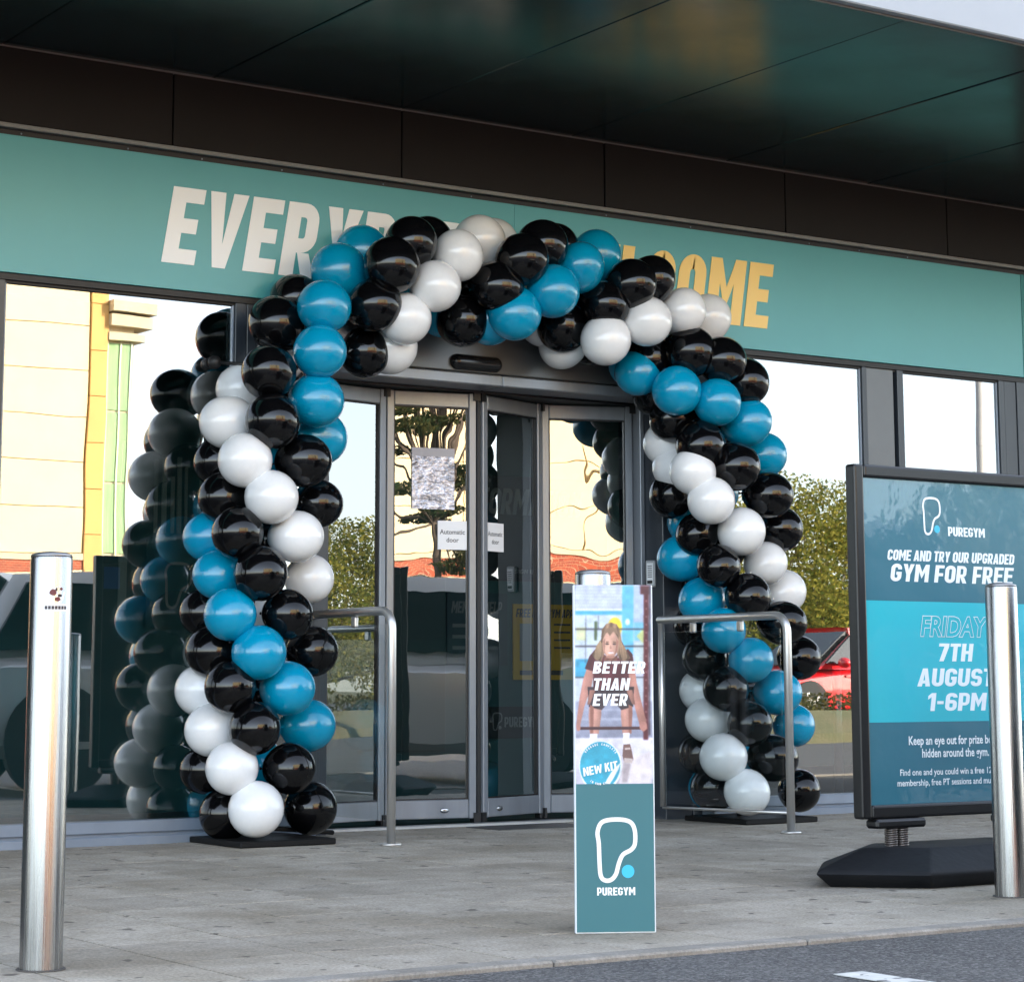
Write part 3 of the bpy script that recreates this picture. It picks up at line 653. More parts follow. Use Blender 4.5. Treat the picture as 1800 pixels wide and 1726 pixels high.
shape([(152, 600), (208, 600), (205, 690), (194, 772), (152, 772), (145, 690)], (198, 146, 128), 'limb'); shape([(296, 600), (352, 600), (353, 690), (348, 772), (306, 772), (298, 690)], (192, 140, 122), 'limb')
shape([(140, 560), (360, 560), (356, 650), (300, 665), (252, 612), (208, 665), (146, 650)], (58, 46, 54), 'cloth'); shape(rect(222, 572, 282, 584), (160, 160, 165))
shape([(126, 478), (148, 420), (180, 385), (240, 430), (282, 430), (330, 388), (352, 412), (362, 476), (334, 486), (336, 575), (168, 575), (166, 490)], (84, 36, 46), 'cloth')
shape([(206, 300), (226, 275), (250, 268), (276, 276), (292, 302), (300, 352), (322, 392), (342, 430), (320, 446), (290, 438), (276, 400), (222, 400), (205, 446), (178, 440), (160, 415), (186, 372), (202, 345)], (146, 116, 90), 'hair')
shape(ell(248, 368, 39, 60), (212, 164, 140), 'face'); shape([(210, 330), (222, 300), (250, 288), (276, 298), (288, 330), (262, 308), (244, 330), (232, 312)], (140, 112, 90))
shape(ell(232, 366, 9, 4, 10), (80, 60, 55)); shape(ell(266, 366, 9, 4, 10), (80, 60, 55)); shape([(226, 356), (240, 355), (240, 359), (226, 360)], (110, 82, 66)); shape([(258, 355), (274, 356), (274, 360), (258, 359)], (110, 82, 66))
shape([(247, 370), (254, 388), (244, 390)], (178, 128, 110)); shape(ell(250, 406, 14, 4.5, 12), (236, 220, 214)); shape([(234, 402), (266, 402), (250, 399)], (160, 84, 84))
shape([(178, 380), (196, 350), (206, 362), (204, 420), (190, 442), (172, 430)], (176, 146, 112), 'hair'); shape([(296, 352), (316, 388), (330, 428), (312, 442), (296, 420), (290, 380)], (164, 132, 102), 'hair')
shape([(214, 412), (236, 428), (262, 428), (284, 410), (280, 440), (250, 452), (216, 440)], (120, 78, 66), 'cloth'); shape(ell(248, 424, 22, 7), (176, 128, 108)); shape([(212, 352), (222, 340), (220, 400), (232, 424), (216, 404)], (170, 122, 102)); shape([(276, 342), (286, 356), (280, 396), (264, 424), (272, 392)], (158, 110, 92))
shape([(152, 640), (170, 650), (168, 770), (154, 770)], (150, 100, 86)); shape([(334, 640), (352, 650), (348, 770), (336, 770)], (146, 98, 84)); shape([(196, 575), (306, 575), (300, 600), (202, 600)], (44, 36, 44))
shape([(150, 575), (178, 575), (150, 640), (138, 640)], (150, 104, 90), 'limb'); shape([(322, 575), (352, 575), (366, 640), (352, 640)], (150, 104, 90), 'limb')
shape(rect(95, 740, 400, 754), (66, 40, 46)); shape(ell(404, 738, 18, 22, 14), (176, 122, 108)); shape(ell(98, 742, 10, 18, 12), (176, 122, 108))
shape([(152, 772), (188, 772), (184, 822), (150, 822)], (228, 228, 232)); shape([(308, 768), (340, 768), (338, 822), (312, 822)], (232, 230, 234))
shape([(310, 820), (342, 818), (352, 856), (358, 886), (350, 903), (314, 900), (306, 870)], (112, 84, 78)); shape([(314, 880), (356, 884), (352, 903), (314, 901)], (188, 172, 164)); shape([(318, 836), (342, 834), (344, 842), (318, 844)], (200, 180, 172))
# curled round badge
shape(ell(203, 916, 101, 113, 36), (232, 238, 242)); shape(ell(201, 914, 95, 107, 36), (48, 160, 182))
shape([(297, 902), (262, 932), (234, 975), (212, 1030), (232, 1016), (262, 975), (288, 930)], (236, 238, 242))
import numpy as np
NU, NV = 150, 370                        # the printed picture: a fine sheet coloured point by point, soft as a photograph
gy = np.linspace(97, 996, NV)[:, None]+np.zeros((1, NU)); gx = (75+22*(gy-97)/1570)+364*np.linspace(0, 1, NU)[None, :]
img = np.zeros((NV, NU, 3)); rs = np.random.RandomState(4)
def inside(P, X, Y):
    r_ = np.zeros(X.shape, bool); j = len(P)-1
    for i in range(len(P)):
        (xa, ya), (xb, yb) = P[i], P[j]
        if ya != yb: r_ ^= ((ya > Y) != (yb > Y)) & (X < (xb-xa)*(Y-ya)/(yb-ya)+xa)
        j = i
    return r_
NFIG = 0
for si, (P, rgb, up_) in enumerate(SHAPES):
    if up_ == 'limb' and not NFIG:
        NFIG = si
        for _ in range(5): img = .4*img+.15*(np.roll(img, 1, 0)+np.roll(img, -1, 0)+np.roll(img, 1, 1)+np.roll(img, -1, 1))
    m_ = sum(inside(P, gx+dx, gy+dy).astype(float) for dx, dy in ((-.7, -.7), (.7, -.7), (-.7, .7), (.7, .7)))/4
    base = np.array(rgb, float)[None, None, :]*np.ones((NV, NU, 1))
    xs_, ys_ = [p[0] for p in P], [p[1] for p in P]
    u = np.clip((gx-min(xs_))/max(1, max(xs_)-min(xs_)), 0, 1)[..., None]; v = np.clip((gy-min(ys_))/max(1, max(ys_)-min(ys_)), 0, 1)[..., None]
    if up_ == 'limb': base = base*(1.12-.42*np.abs(u-.38)**1.1-.12*v)
    elif up_ == 'cloth': base = base*(1.15-.5*np.abs(u-.45)-.1*v+.1*np.sin(u*17+v*9))
    elif up_ == 'hair': base = base*(1.0+.22*np.sin(u*34+v*5)-.25*v)
    elif up_ == 'face': base = base*(1.14-.5*np.abs(u-.36)-.14*np.abs(v-.45))
    elif up_ == 'fade': base = base*(1.06-.16*v+.05*np.sin(u*9))
    img = img*(1-m_[..., None])+base*m_[..., None]
for _ in range(1): img = .5*img+.125*(np.roll(img, 1, 0)+np.roll(img, -1, 0)+np.roll(img, 1, 1)+np.roll(img, -1, 1))
img[0], img[-1], img[:, 0], img[:, -1] = img[2], img[-3], img[:, 2], img[:, -3]
lo = rs.normal(0, 1, (NV//9+2, NU//9+2)); lo = np.kron(lo, np.ones((9, 9)))[:NV, :NU]
for _ in range(14): lo = .2*lo+.2*(np.roll(lo, 1, 0)+np.roll(lo, -1, 0)+np.roll(lo, 1, 1)+np.roll(lo, -1, 1))
img = np.clip(img*(.97+.045*lo+rs.normal(0, .025, img.shape[:2]))[..., None]*np.array([.97, .98, 1.02]), 0, 255)/255
limg = np.where(img > .04045, ((img+.055)/1.055)**2.4, img/12.92)
vs = []; fs = []
for j in range(NV):
    z = (1-(gy[j, 0]-97)/1560)*BH
    for i in range(NU): vs.append((-BW/2+.004+i/(NU-1)*(BW-.008), -.0125, z))
for j in range(NV-1):
    for i in range(NU-1): k = j*NU+i; fs.append((k, k+1, k+NU+1, k+NU))
me = bpy.data.meshes.new('photo_print'); me.from_pydata(vs, [], fs)
ca = me.color_attributes.new('Col', 'FLOAT_COLOR', 'POINT'); ca.data.foreach_set('color', np.concatenate([limg.reshape(-1, 3), np.ones((NU*NV, 1))], 1).astype(np.float32).ravel())
me.materials.append(vcol_mat('photo_print', .42)); o = bpy.data.objects.new('photo_print', me); col.objects.link(o); o.parent = bn
x0, z0 = bp(97, 1650); x1, z1 = bp(447, 996)
MB().box(-BW/2+.004, -.0132, .004, BW/2-.004, -.0121, z1).build('teal_print', M_pt, bn)
yl = -.0142
for s, y0 in (('BETTER', 500), ('THAN', 576), ('EVER', 646)):
    a, z = bp(163, y0); lettering('slogan', s, M_pw, bn, a, yl, z, .0368, {'BETTER': .162, 'THAN': .112, 'EVER': .107}[s], shear=.18, wt=.22)
a, z = bp(124, 962); lettering('badge_text', 'NEW KIT', M_pw, bn, a, yl, z, .026, .108, shear=.1, rot=R(11))
for j, (s, cx, cy_, rad, a0, a1) in enumerate((('UPGRADE COMPLETE', 201, 914, 88, 140, 40), ('IN YOUR GYM', 201, 906, 84, 236, 292))):
    n = len(s)
    for i, c in enumerate(s):
        if c == ' ': continue
        a = R(a0+(a1-a0)*i/(n-1)); px, py = cx+rad*math.cos(a), cy_-rad*1.08*math.sin(a)*(1 if j == 0 else 1)
        X, Z = bp(px, py); lettering('badge_small_text', c, M_pw, bn, X, yl, Z-.003, .0065, None, shear=0, rot=(a-math.pi/2 if j == 0 else a+math.pi/2))
a, z = bp(193, 1432); logo(bn, a, -.0142, z, .186, M_pw, M_pc, t=.07)
a, z = bp(190, 1490); lettering('brand_text', 'PUREGYM', M_pw, bn, a, -.0142, z, .0235, .117, shear=0)

# ================================================================== FORECOURT POSTER SIGN
ps = empty('forecourt_sign', (6.465, -3.55, GZ(-3.55))); tag(ps, 'black framed forecourt sign with a teal gym poster on a heavy rubber base', 'sign')
S_ = .985; OX, OZ = 6.465, GZ(-3.55)
lx = lambda x: x*S_-OX; lz = lambda z: .739+(z-.739)*S_-OZ
M_fr = mat('sign_frame_black', (.009, .0095, .011), .3, spec=.4, var=.1, scale=4); M_basep = mat('recycled_rubber', (.008, .009, .011), .6, spec=.22, var=.25, scale=7, bump=.002, bscale=25)
fx0, fx1, fz0, fz1 = lx(6.03), -lx(6.03), lz(.238), lz(1.60)
fr_w = .052
for s in (-1, 1):                       # double sided snap frame
    pass
def frame_piece(a, b, c, d, name='frame_rail'):
    mb = MB(); P = [(a, -.026), (b, -.026), (c, -.012), (d, -.012)]
    return mb
for (n_, q) in (('frame_stile', (fx0, fz0, fx0+fr_w, fz1)), ('frame_stile', (fx1-fr_w, fz0, fx1, fz1)), ('frame_rail', (fx0+fr_w, fz1-fr_w, fx1-fr_w, fz1)), ('frame_rail', (fx0+fr_w, fz0, fx1-fr_w, fz0+fr_w))):
    MB().box(q[0]+.0005, -.028, q[1]+.0005, q[2]-.0005, .028, q[3]-.0005, b=.011, seg=3).build(n_, M_fr, ps)
px0, px1, pz0, pz1 = fx0+fr_w-.002, fx1-fr_w+.002, fz0+fr_w-.002, fz1-fr_w+.002
b0, b1 = lz(.602), lz(1.071)
PV = dict(rough=.35, coat=1., crough=.03, bump=.006, bscale=3.2)
MP1 = mat('poster_dark_teal', lin(46, 104, 122), **PV); MP2 = mat('poster_bright_teal', lin(40, 176, 192), **PV); MPW = mat('poster_white', (.78, .82, .84), .4, coat=.5)
MPD = mat('poster_dot', lin(60, 180, 220), .4)
def sheet(a, z0, c, z1, y, m, n=1):
    mb = MB(); mb.face([(a, y, z0), (c, y, z0), (c, y, z1), (a, y, z1)]); mb.build('poster', m, ps)
sheet(px0, pz0, px1, b0, -.014, MP1); sheet(px0, b0+.0004, px1, b1, -.014, MP2); sheet(px0, b1+.0004, px1, pz1, -.014, MP1)
MB().box(px0+.01, .0112, pz1-.16, px0+.12, .0125, pz1-.02).build('back_label', mat('label_blue', lin(50, 80, 150), .4), ps)
MB().box(px0, -.011, pz0, px1, .011, pz1).build('backing_board', M_fr, ps)
yt = -.0152
def ptxt(s, xa, za, xb, zb, sh=.18, wt=GT, z_off=0): lettering('poster_text', s, MPW, ps, lx(xa), yt, lz(zb), (za-zb)*S_, (xb-xa)*S_-sh*(za-zb), shear=sh, wt=wt)
logo(ps, lx(6.405), yt, lz(1.335), .145, MPW, MPD, t=.06)
ptxt('PUREGYM', 6.54, 1.372, 6.745, 1.335, 0)
cx = lx(6.565)
def ctr(s, ztop, zbot, w, sh=.18): lettering('poster_text', s, MPW, ps, cx-w/2-.01, yt, lz(zbot), (ztop-zbot)*S_, w, shear=sh)
ctr('COME AND TRY OUR UPGRADED', 1.272, 1.23, .69); ctr('GYM FOR FREE', 1.217, 1.148, .665)
small_text('poster_text', 'FRIDAY', MPW, ps, cx-.195, yt, lz(.938), .076, .375, bold=.035, shear=.2, outline=.012)
ctr('7TH', .908, .838, .185); ctr('AUGUST', .81, .74, .41); ctr('1-6PM', .714, .644, .315)
for s, z, h, x, w, bd in (('Keep an eye out for prize boxes', .515, .034, 6.29, .50, .02), ('hidden around the gym.', .466, .034, 6.36, .36, .02), ('Find one and you could win a free 12 month', .398, .025, 6.24, .585, .012), ('membership, free PT sessions and much more', .358, .025, 6.225, .61, .012)):
    small_text('poster_text', s, MPW, ps, lx(x), yt, lz(z), h*S_, w, bold=bd)
# under bar, springs and moulded base
for sx_ in (-1, 1):
    X = sx_*.33
    MB().box(X-.13, -.035, fz0-.036, X+.13, .035, fz0-.001, b=.01).build('bracket', M_fr, ps)
    for dx in (-.028, .028):
        mb = MB(); mb.lathe([(.0185, .11), (.0185, fz0-.037)], cx=X+dx, n=14)
        hel = [(X+dx+.0225*math.cos(a), .0225*math.sin(a), .125+(fz0-.165)*a/(2*math.pi*9)) for a in [2*math.pi*9*i/108 for i in range(109)]]
        mb.tube(hel, .0042, 5); mb.build('spring', mat('spring_steel', (.16, .14, .13), .4, .8), ps)
plan = [(-.72, 0), (-.44, -.29), (.44, -.29), (.72, 0), (.44, .29), (-.44, .29)]
mb = MB(); lv = [(.97, .02), (1.03, .05), (1.0, .066), (.72, .132), (.68, .137)]
rings = [[mb.bm.verts.new((u*k*(1 if abs(u) < .5 else 1), v*k*(1. if k > .9 else .8), z)) for u, v in plan] for k, z in lv]
rings = [[mb.bm.verts.new((u*.93, v*.9, .0)) for u, v in plan]]+rings
for a, b_ in zip(rings, rings[1:]):
    for k in range(6): mb.bm.faces.new((a[k], a[(k+1) % 6], b_[(k+1) % 6], b_[k]))
mb.bm.faces.new(rings[-1]); mb.bm.faces.new(rings[0][::-1])
bmesh.ops.bevel(mb.bm, geom=list(mb.bm.edges), offset=.008, segments=2, affect='EDGES', profile=.6)
mb.build('rubber_base', M_basep, ps, sharp=40)

# ================================================================== NOTICES ON THE DOORS, POSTERS INSIDE
M_paper = mat('paper_white', (.8, .81, .84), .6); M_ink = mat('ink_grey', (.06, .06, .065), .6); M_glz = mat('plastic_pocket', (.5, .51, .58), .14, .55, var=.75, scale=16, bump=.02, bscale=20, stretch=(1, 1, 1.7))  # pocket: strong tone noise paints the pale and dark streaks of its reflections
def on_leaf(leaf, u, z, name, label, cat, y=-.006):
    w = Matrix.Translation(leaf.location) @ Matrix.Rotation(leaf.rotation_euler.z, 4, 'Z'); p = w @ Vector((u, y, z))
    o = empty(name, p, rz=leaf.rotation_euler.z); return tag(o, label, cat)
w2 = (Vector((XM-.012, YD))-Vector((h1, YD+DL))).length
for leaf, u, label, wd_, kx in ((leaf2, w2-.048-.176, 'paper notice reading automatic door, on the left pane beside the black seal', .17, 1), (leaf3, .054, 'paper notice reading automatic door, on the darker right pane', .155, .92)):
    o = on_leaf(leaf, u, 1.475, 'paper_notice', label, 'notice')
    MB().box(0, -.0015, 0, wd_, 0, .155).build('sheet', M_paper, o)
    small_text('notice_text', 'Automatic', M_ink, o, wd_/2, -.0022, .083, .026, wd_*.85, bold=.012, align='C'); small_text('notice_text', 'door', M_ink, o, wd_/2, -.0022, .04, .026, wd_*.42, bold=.012, align='C')
o = on_leaf(leaf2, .155, 1.69, 'plastic_pocket', 'crumpled clear plastic pocket stuck on the wavy left door pane', 'pocket')
MB().box(0, -.002, 0, .245, 0, .33).build('pocket_sheet', M_glz, o); MB().box(.0, -.0028, .285, .245, -.0021, .33).build('pocket_flap', mat('pocket_flap', (.3, .31, .36), .35), o)

M_yel = mat('poster_yellow', lin(225, 175, 20), .5); M_dk = mat('poster_charcoal', (.012, .02, .025), .4); M_dimw = mat('poster_print_grey', (.3, .31, .31), .5); M_blueg = mat('poster_petrol', (.02, .07, .09), .4)
def poster(name, x0, z0, x1, z1, m, label, Y=2.19, cat='poster'):
    o = empty(name, ((x0+x1)/2, Y, z0)); tag(o, label, cat); w = x1-x0; MB().box(-w/2, -.004, 0, w/2, .004, z1-z0).build('sheet', m, o); return o
o = poster('information_board', 7.75, 1.42, 9.0, 2.1, M_dk, 'dark information board on the teal wall behind the door glass', cat='board')
lettering('board_text', 'INFORMATION', M_dimw, o, -.55, -.006, .43, .17, .95, shear=.16)
lettering('board_text', 'JOIN', M_dimw, o, .02, -.006, .22, .05, .13, shear=.1); lettering('board_text', 'TODAY', M_dimw, o, .02, -.006, .15, .04, .16, shear=.1)
lettering('board_text', 'SIGN UP NOW', M_dimw, o, -.12, -.006, .05, .028, .3, shear=.1)
o = poster('help_poster', 7.74, .88, 8.2, 1.34, M_blueg, 'petrol blue member help poster behind the meeting of the doors')
lettering('poster_text', 'MEMBER HELP', M_dimw, o, -.2, -.006, .33, .075, .38, shear=.16)
for k in range(3): MB().box(-.19, -.0055, .24-k*.07, .1+.03*k, -.0045, .262-k*.07).build('text_line', M_dimw, o)
o = poster('app_poster', 8.245, .79, 8.745, 1.275, M_yel, 'yellow app poster with a phone picture on the wall behind the door glass')
lettering('poster_text', 'FREE PUREGYM APP', M_ink, o, -.23, -.006, .40, .055, .45, shear=.16)
MB().box(-.2, -.006, .12, -.1, -.0045, .36).build('phone_picture', M_dimw, o); MB().box(-.08, -.006, .12, .03, -.0045, .36).build('phone_picture', M_dk, o)
for k in range(4): MB().box(-.065, -.007, .14+k*.055, .015, -.0062, .18+k*.055).build('app_tile', M_dimw, o)
for k in range(3): MB().box(-.2+.12*k, -.006, .03, -.1+.12*k, -.0045, .06).build('store_badge', M_ink, o)
for k in range(4): MB().box(.07, -.006, .2+.05*k, .2, -.0045, .212+.05*k).build('text_line', M_ink, o)
o = poster('brand_panel', 8.05, .42, 8.5, .62, M_dk, 'dark brand panel low on the teal wall behind the doors', cat='panel')
lettering('brand_text', 'PUREGYM', M_dimw, o, -.1, -.006, .07, .065, .26, shear=0); logo(o, -.19, -.006, .05, .11, M_dimw, M_dimw, t=.08)
o = poster('logo_panel', 5.75, 1.1, 6.2, 1.62, M_tealw, 'dark teal panel with an outlined logo inside the left window', Y=2.38, cat='panel'); logo(o, -.1, -.006, .11, .27, M_dimw, M_pc, t=.06, dot=False)
for k, (x, a, b_, w) in enumerate(((5.80, 1.66, 2.1, .02), (5.85, 1.66, 2.13, .028), (5.91, 1.66, 2.0, .02), (5.95, 1.66, 2.12, .026), (6.0, 1.7, 2.06, .016), (6.1, 1.66, 2.36, .045), (5.58, 1.2, 2.2, .05))):
    MB().box(x, 2.385, a, x+w, 2.399, b_).build('wall_stripe', mat('pale_stripe', (.25, .32, .3), .5), gym)
# belt barrier post inside the right window
st_ = empty('barrier_post', (9.46, .46, .022)); tag(st_, 'chrome belt barrier post with domed foot inside the right window', 'barrier post')
MB().lathe([(.16, 0), (.16, .012), (.13, .03), (.06, .05), (.032, .056)], n=32).build('foot', M_steel, st_); MB().lathe([(.028, .05), (.028, .93)], n=20).build('pole', M_rail, st_); MB().lathe([(.034, .93), (.034, .99), (.02, 1.0)], n=20).build('belt_head', M_black, st_)

# ================================================================== PARKED CARS
def car(loc, rz, paint, label, Ln=4.5, Wd=1.85, Ht=1.66, hood=1.0, suv=True):
    o = empty('parked_car', loc, rz=rz); tag(o, label, 'car')
    hw = Wd/2; k = Ht/1.66; n = 9
    # side profile of the lower body (x forward, z), belt line at zb
    zb = .98*k; g = .24 if suv else .18
    st = [(-Ln/2, .55, .82, .80), (-Ln/2+.08, .34, .95, .90), (-Ln/2+.45, g+.02, zb+.02, .985), (-1.0, g, zb, 1.0), (.2, g, zb-.02, 1.0), (Ln/2-1.35, g, zb-.06, .99), (Ln/2-.9, g+.02, zb-.12, .96), (Ln/2-.25, .3, zb-.24, .9), (Ln/2-.03, .38, zb-.36, .8), (Ln/2, .48, zb-.46, .74)]
    def ring(mb, x, z0, z1, w, crown=.05):
        w *= hw; m = (z0+z1)/2; P = [(-w*.86, z0), (-w*.98, z0+.12*(z1-z0)), (-w, m), (-w*.985, z1-.12*(z1-z0)), (-w*.9, z1-.02), (-w*.45, z1+crown*.7), (0, z1+crown), (w*.45, z1+crown*.7), (w*.9, z1-.02), (w*.985, z1-.12*(z1-z0)), (w, m), (w*.98, z0+.12*(z1-z0)), (w*.86, z0)]
        return [mb.bm.verts.new((x, y, z)) for y, z in P]
    def loft(mb, rings):
        for a, b_ in zip(rings, rings[1:]):
            for i in range(len(a)-1):
                f = mb.bm.faces.new((a[i], a[i+1], b_[i+1], b_[i])); f.smooth = True
            mb.bm.faces.new((a[-1], a[0], b_[0], b_[-1]))
        mb.bm.faces.new(rings[0]); mb.bm.faces.new(rings[-1][::-1])
    mb = MB(); loft(mb, [ring(mb, *s) for s in st]); mb.build('body', paint, o, sharp=35)
    # greenhouse
    rr = -Ln/2+.12; top0, top1 = -Ln/2+.55, Ln/2-1.95; wb = Ln/2-1.05
    G = [(rr, zb-.02, .84, .84), (top0, Ht-.06, .74, .84), (-.7, Ht-.005, .75, .86), (.1, Ht-.01, .75, .86), (top1, Ht-.07, .72, .86), (wb, zb-.05, .78, .82)]
    def gring(mb, x, zt, wt, wb_, grow=0):
        a, b_ = hw*(wt+grow), hw*(wb_+grow+.06); z0 = zb-.04
        return [mb.bm.verts.new(p) for p in ((x, -b_, z0), (x, -(a+.35*(b_-a)), z0+.6*(zt-z0)), (x, -a*.95, zt-.02), (x, -a*.6, zt), (x, a*.6, zt), (x, a*.95, zt-.02), (x, a+.35*(b_-a), z0+.6*(zt-z0)), (x, b_, z0))]
    mb = MB(); loft(mb, [gring(mb, *s) for s in G]); mb.build('roof', paint, o, sharp=35)
    M_cg = mat('car_glass', (.01, .012, .013), .03, spec=.7)
    def side(x0, x1, s, ft=.0, fb=.0):
        z0 = zb+.05; z1 = Ht-.14
        def yy(z): return s*(hw*(.92-.135*(z-zb)/(Ht-zb)))
        def xr(z): return rr+(top0-rr)*(z-zb)/(Ht-zb)+.16
        def xf(z): return wb+(top1-wb)*(z-zb)/(Ht-zb)-.14
        P = [(max(x0, xr(z0)), z0), (min(x1, xf(z0)), z0), (min(x1, xf(z1)), z1), (max(x0, xr(z1)), z1)]
        mb = MB()
        A = [mb.bm.verts.new((x, yy(z)+s*.012, z)) for x, z in P]; B = [mb.bm.verts.new((x, yy(z)-s*.03, z)) for x, z in P]
        mb.bm.faces.new(A); [mb.bm.faces.new((A[i], A[(i+1) % 4], B[(i+1) % 4], B[i])) for i in range(4)]
        w_ = mb.build('side_window', M_cg, o)
    for s in (-1, 1):
        side(-3, -1.02, s); side(-.96, .0, s); side(.06, 3, s)
        for x in (-1.05, -.02): MB().box(x-.012, s*hw*.97-.01, .35, x+.0, s*hw*.995+.004, zb-.03).build('door_gap', M_black, o)
        for x in (-.85, .2): MB().box(x, s*hw*1.0-.015, zb-.16, x+.2, s*hw*1.0+.03, zb-.12, b=.012, seg=2).build('door_handle', paint, o)
        t = bmesh.new(); bmesh.ops.create_uvsphere(t, u_segments=12, v_segments=8, radius=1); MB().merge(t, Matrix.Translation((wb-.45, s*(hw+.1), zb+.06)) @ Matrix.Diagonal((.09, .12, .08, 1)), True).build('wing_mirror', paint, o)
        MB().box(-Ln/2+.02, s*hw*.62-.12, zb-.2, -Ln/2+.16, s*hw*.62+.12, zb-.02, b=.03, seg=2).build('tail_light', mat('tail_lamp_red', lin(150, 10, 14), .2), o)
        MB().box(Ln/2-.3, s*hw*.66-.16, zb-.36, Ln/2-.1, s*hw*.66+.16, zb-.22, b=.03, seg=2).build('headlight', mat('headlamp_clear', (.6, .62, .64), .1), o)
        for x in (-Ln/2+.82, Ln/2-.88):
            r = .36 if suv else .31; wz = r-.005
            wh = empty('wheel', (x, s*(hw-.11), wz), parent=o)
            def cyl(mb, prof, n=28):
                rg = [[mb.bm.verts.new((q*math.cos(2*math.pi*i/n), y*s, q*math.sin(2*math.pi*i/n))) for i in range(n)] for q, y in prof]
                for a, b_ in zip(rg, rg[1:]):
                    for i in range(n): f = mb.bm.faces.new((a[i], a[(i+1) % n], b_[(i+1) % n], b_[i])); f.smooth = True
                mb.bm.faces.new(rg[0]); mb.bm.faces.new(rg[-1][::-1]); return mb
            cyl(MB(), [(r*.7, -.1), (r*.97, -.1), (r, -.07), (r, .07), (r*.97, .1), (r*.72, .11), (r*.68, .08)]).build('tyre', mat('tyre_rubber', (.015, .015, .015), .8), wh)
            mb = cyl(MB(), [(r*.3, .06), (r*.69, .085), (r*.7, .06)])
            for q in range(5):
                a = 2*math.pi*q/5; c_, s_ = math.cos(a), math.sin(a)
                P = [(r*.1*c_-.03*s_, r*.1*s_+.03*c_), (r*.66*c_-.025*s_, r*.66*s_+.025*c_), (r*.66*c_+.025*s_, r*.66*s_-.025*c_), (r*.1*c_+.03*s_, r*.1*s_-.03*c_)]
                mb.prism([(u, v) for u, v in P], 'y', .09*s, .12*s)
            mb.build('rim', mat('alloy_rim', (.4, .4, .4), .3, .9), wh)
            MB().lathe([(r*1.13, 0), (r*1.13, .02)], n=28).build('wheel_arch', mat('arch_plastic', (.015, .015, .016), .7), o).matrix_local = Matrix.Translation((x, s*(hw*.985), wz+.02)) @ Matrix.Rotation(-s*math.pi/2, 4, 'X')
    # screens
    for nm, (xa, za, xb, zb_), ww in (('windscreen', (wb-.1, zb+.02, top1+.06, Ht-.11), .7), ('rear_window', (rr+.1, zb+.06, top0-.06, Ht-.12), .66)):
        s_ = 1 if nm == 'windscreen' else -1; mb = MB(); nx = .03*s_
        A = [(xa+nx, -hw*(ww+.06), za+.02), (xa+nx, hw*(ww+.06), za+.02), (xb+nx, hw*ww, zb_+.03), (xb+nx, -hw*ww, zb_+.03)]
        va = [mb.bm.verts.new(p) for p in A]; vb = [mb.bm.verts.new((p[0]-.08*s_, p[1], p[2]-.05)) for p in A]
        mb.bm.faces.new(va); [mb.bm.faces.new((va[i], va[(i+1) % 4], vb[(i+1) % 4], vb[i])) for i in range(4)]; mb.build(nm, M_cg, o)
    return o
car((7.95, -6.35, -.014), 0, mat('paint_silver_grey', (.62, .6, .57), .3, .35, coat=1., crough=.04), 'silver grey estate car mirrored in the left window and doors')
car((24.05, -16.9, .16), R(180), mat('paint_red', lin(205, 18, 26), .28, coat=1., crough=.04), 'red hatchback mirrored in the right window', Ln=4.0, Wd=1.75, Ht=1.5, suv=False)

# ================================================================== ACROSS THE CAR PARK: block, hedge, trees, verge
M_cream = mat('cream_render', lin(232, 212, 168), .75, var=.06, scale=.8, bump=.002, bscale=8); M_cream_sun = mat('sunlit_cream_render', lin(222, 172, 100), .75, var=.05, scale=.8)  # second tone: cream render with orange sunlight put into the pilaster colour
M_stone = mat('pale_stone', lin(205, 190, 158), .8, var=.08, scale=2); M_curt = mat('green_curtain', lin(150, 185, 130), .7, var=.2, scale=3, stretch=(8, 8, .3)); M_wf = mat('window_frame_pale', lin(215, 220, 190), .5)
def brick_mat():
    m = bpy.data.materials.new('red_brick'); m.use_nodes = True; n, l = m.node_tree.nodes, m.node_tree.links; p = n['Principled BSDF']; p.inputs['Roughness'].default_value = .85
    tc = n.new('ShaderNodeTexCoord'); mp = n.new('ShaderNodeMapping'); mp.inputs['Rotation'].default_value = (R(90), 0, 0); b = n.new('ShaderNodeTexBrick')
    b.inputs['Color1'].default_value = (*lin(176, 84, 52), 1); b.inputs['Color2'].default_value = (*lin(150, 66, 42), 1); b.inputs['Mortar'].default_value = (*lin(190, 165, 135), 1); b.inputs['Scale'].default_value = 4.4; b.inputs['Mortar Size'].default_value = .012
    l.new(tc.outputs['Object'], mp.inputs[0]); l.new(mp.outputs[0], b.inputs['Vector']); l.new(b.outputs['Color'], p.inputs['Base Color']); return m
M_brick = brick_mat()
blk = empty('cream_building', (5, -35.3, -.02)); tag(blk, 'cream rendered building with brick base mirrored in the glass across the car park', 'building')
BX0, BX1, FY = -10, 14.93, 0.
MB().box(BX0, -14, 0, BX1-.02, FY-.06, 12.5).build('core_wall', M_cream, blk)
MB().box(BX0, FY-.059, 0, BX1-.4, FY+.02, 3.45).build('brick_base', M_brick, blk)
MB().box(BX0, FY-.058, 3.46, BX1-.4, FY+.05, 3.6).build('string_course', M_stone, blk)
for r_ in range(9):
    z0 = 3.61+r_*.98
    for c_ in range(9): 
        x1 = BX1-.42-c_*3.0
        MB().box(max(BX0, x1-2.985), FY-.058, z0+.008, x1-.008, FY+.012, z0+.972, b=.006).build('render_panel', M_cream, blk)
for r_ in range(12): MB().box(BX1-.40, FY-.055, r_*1.0+.006, BX1, FY+.06, r_*1.0+.994, b=.008).build('pilaster_block', M_cream_sun, blk)
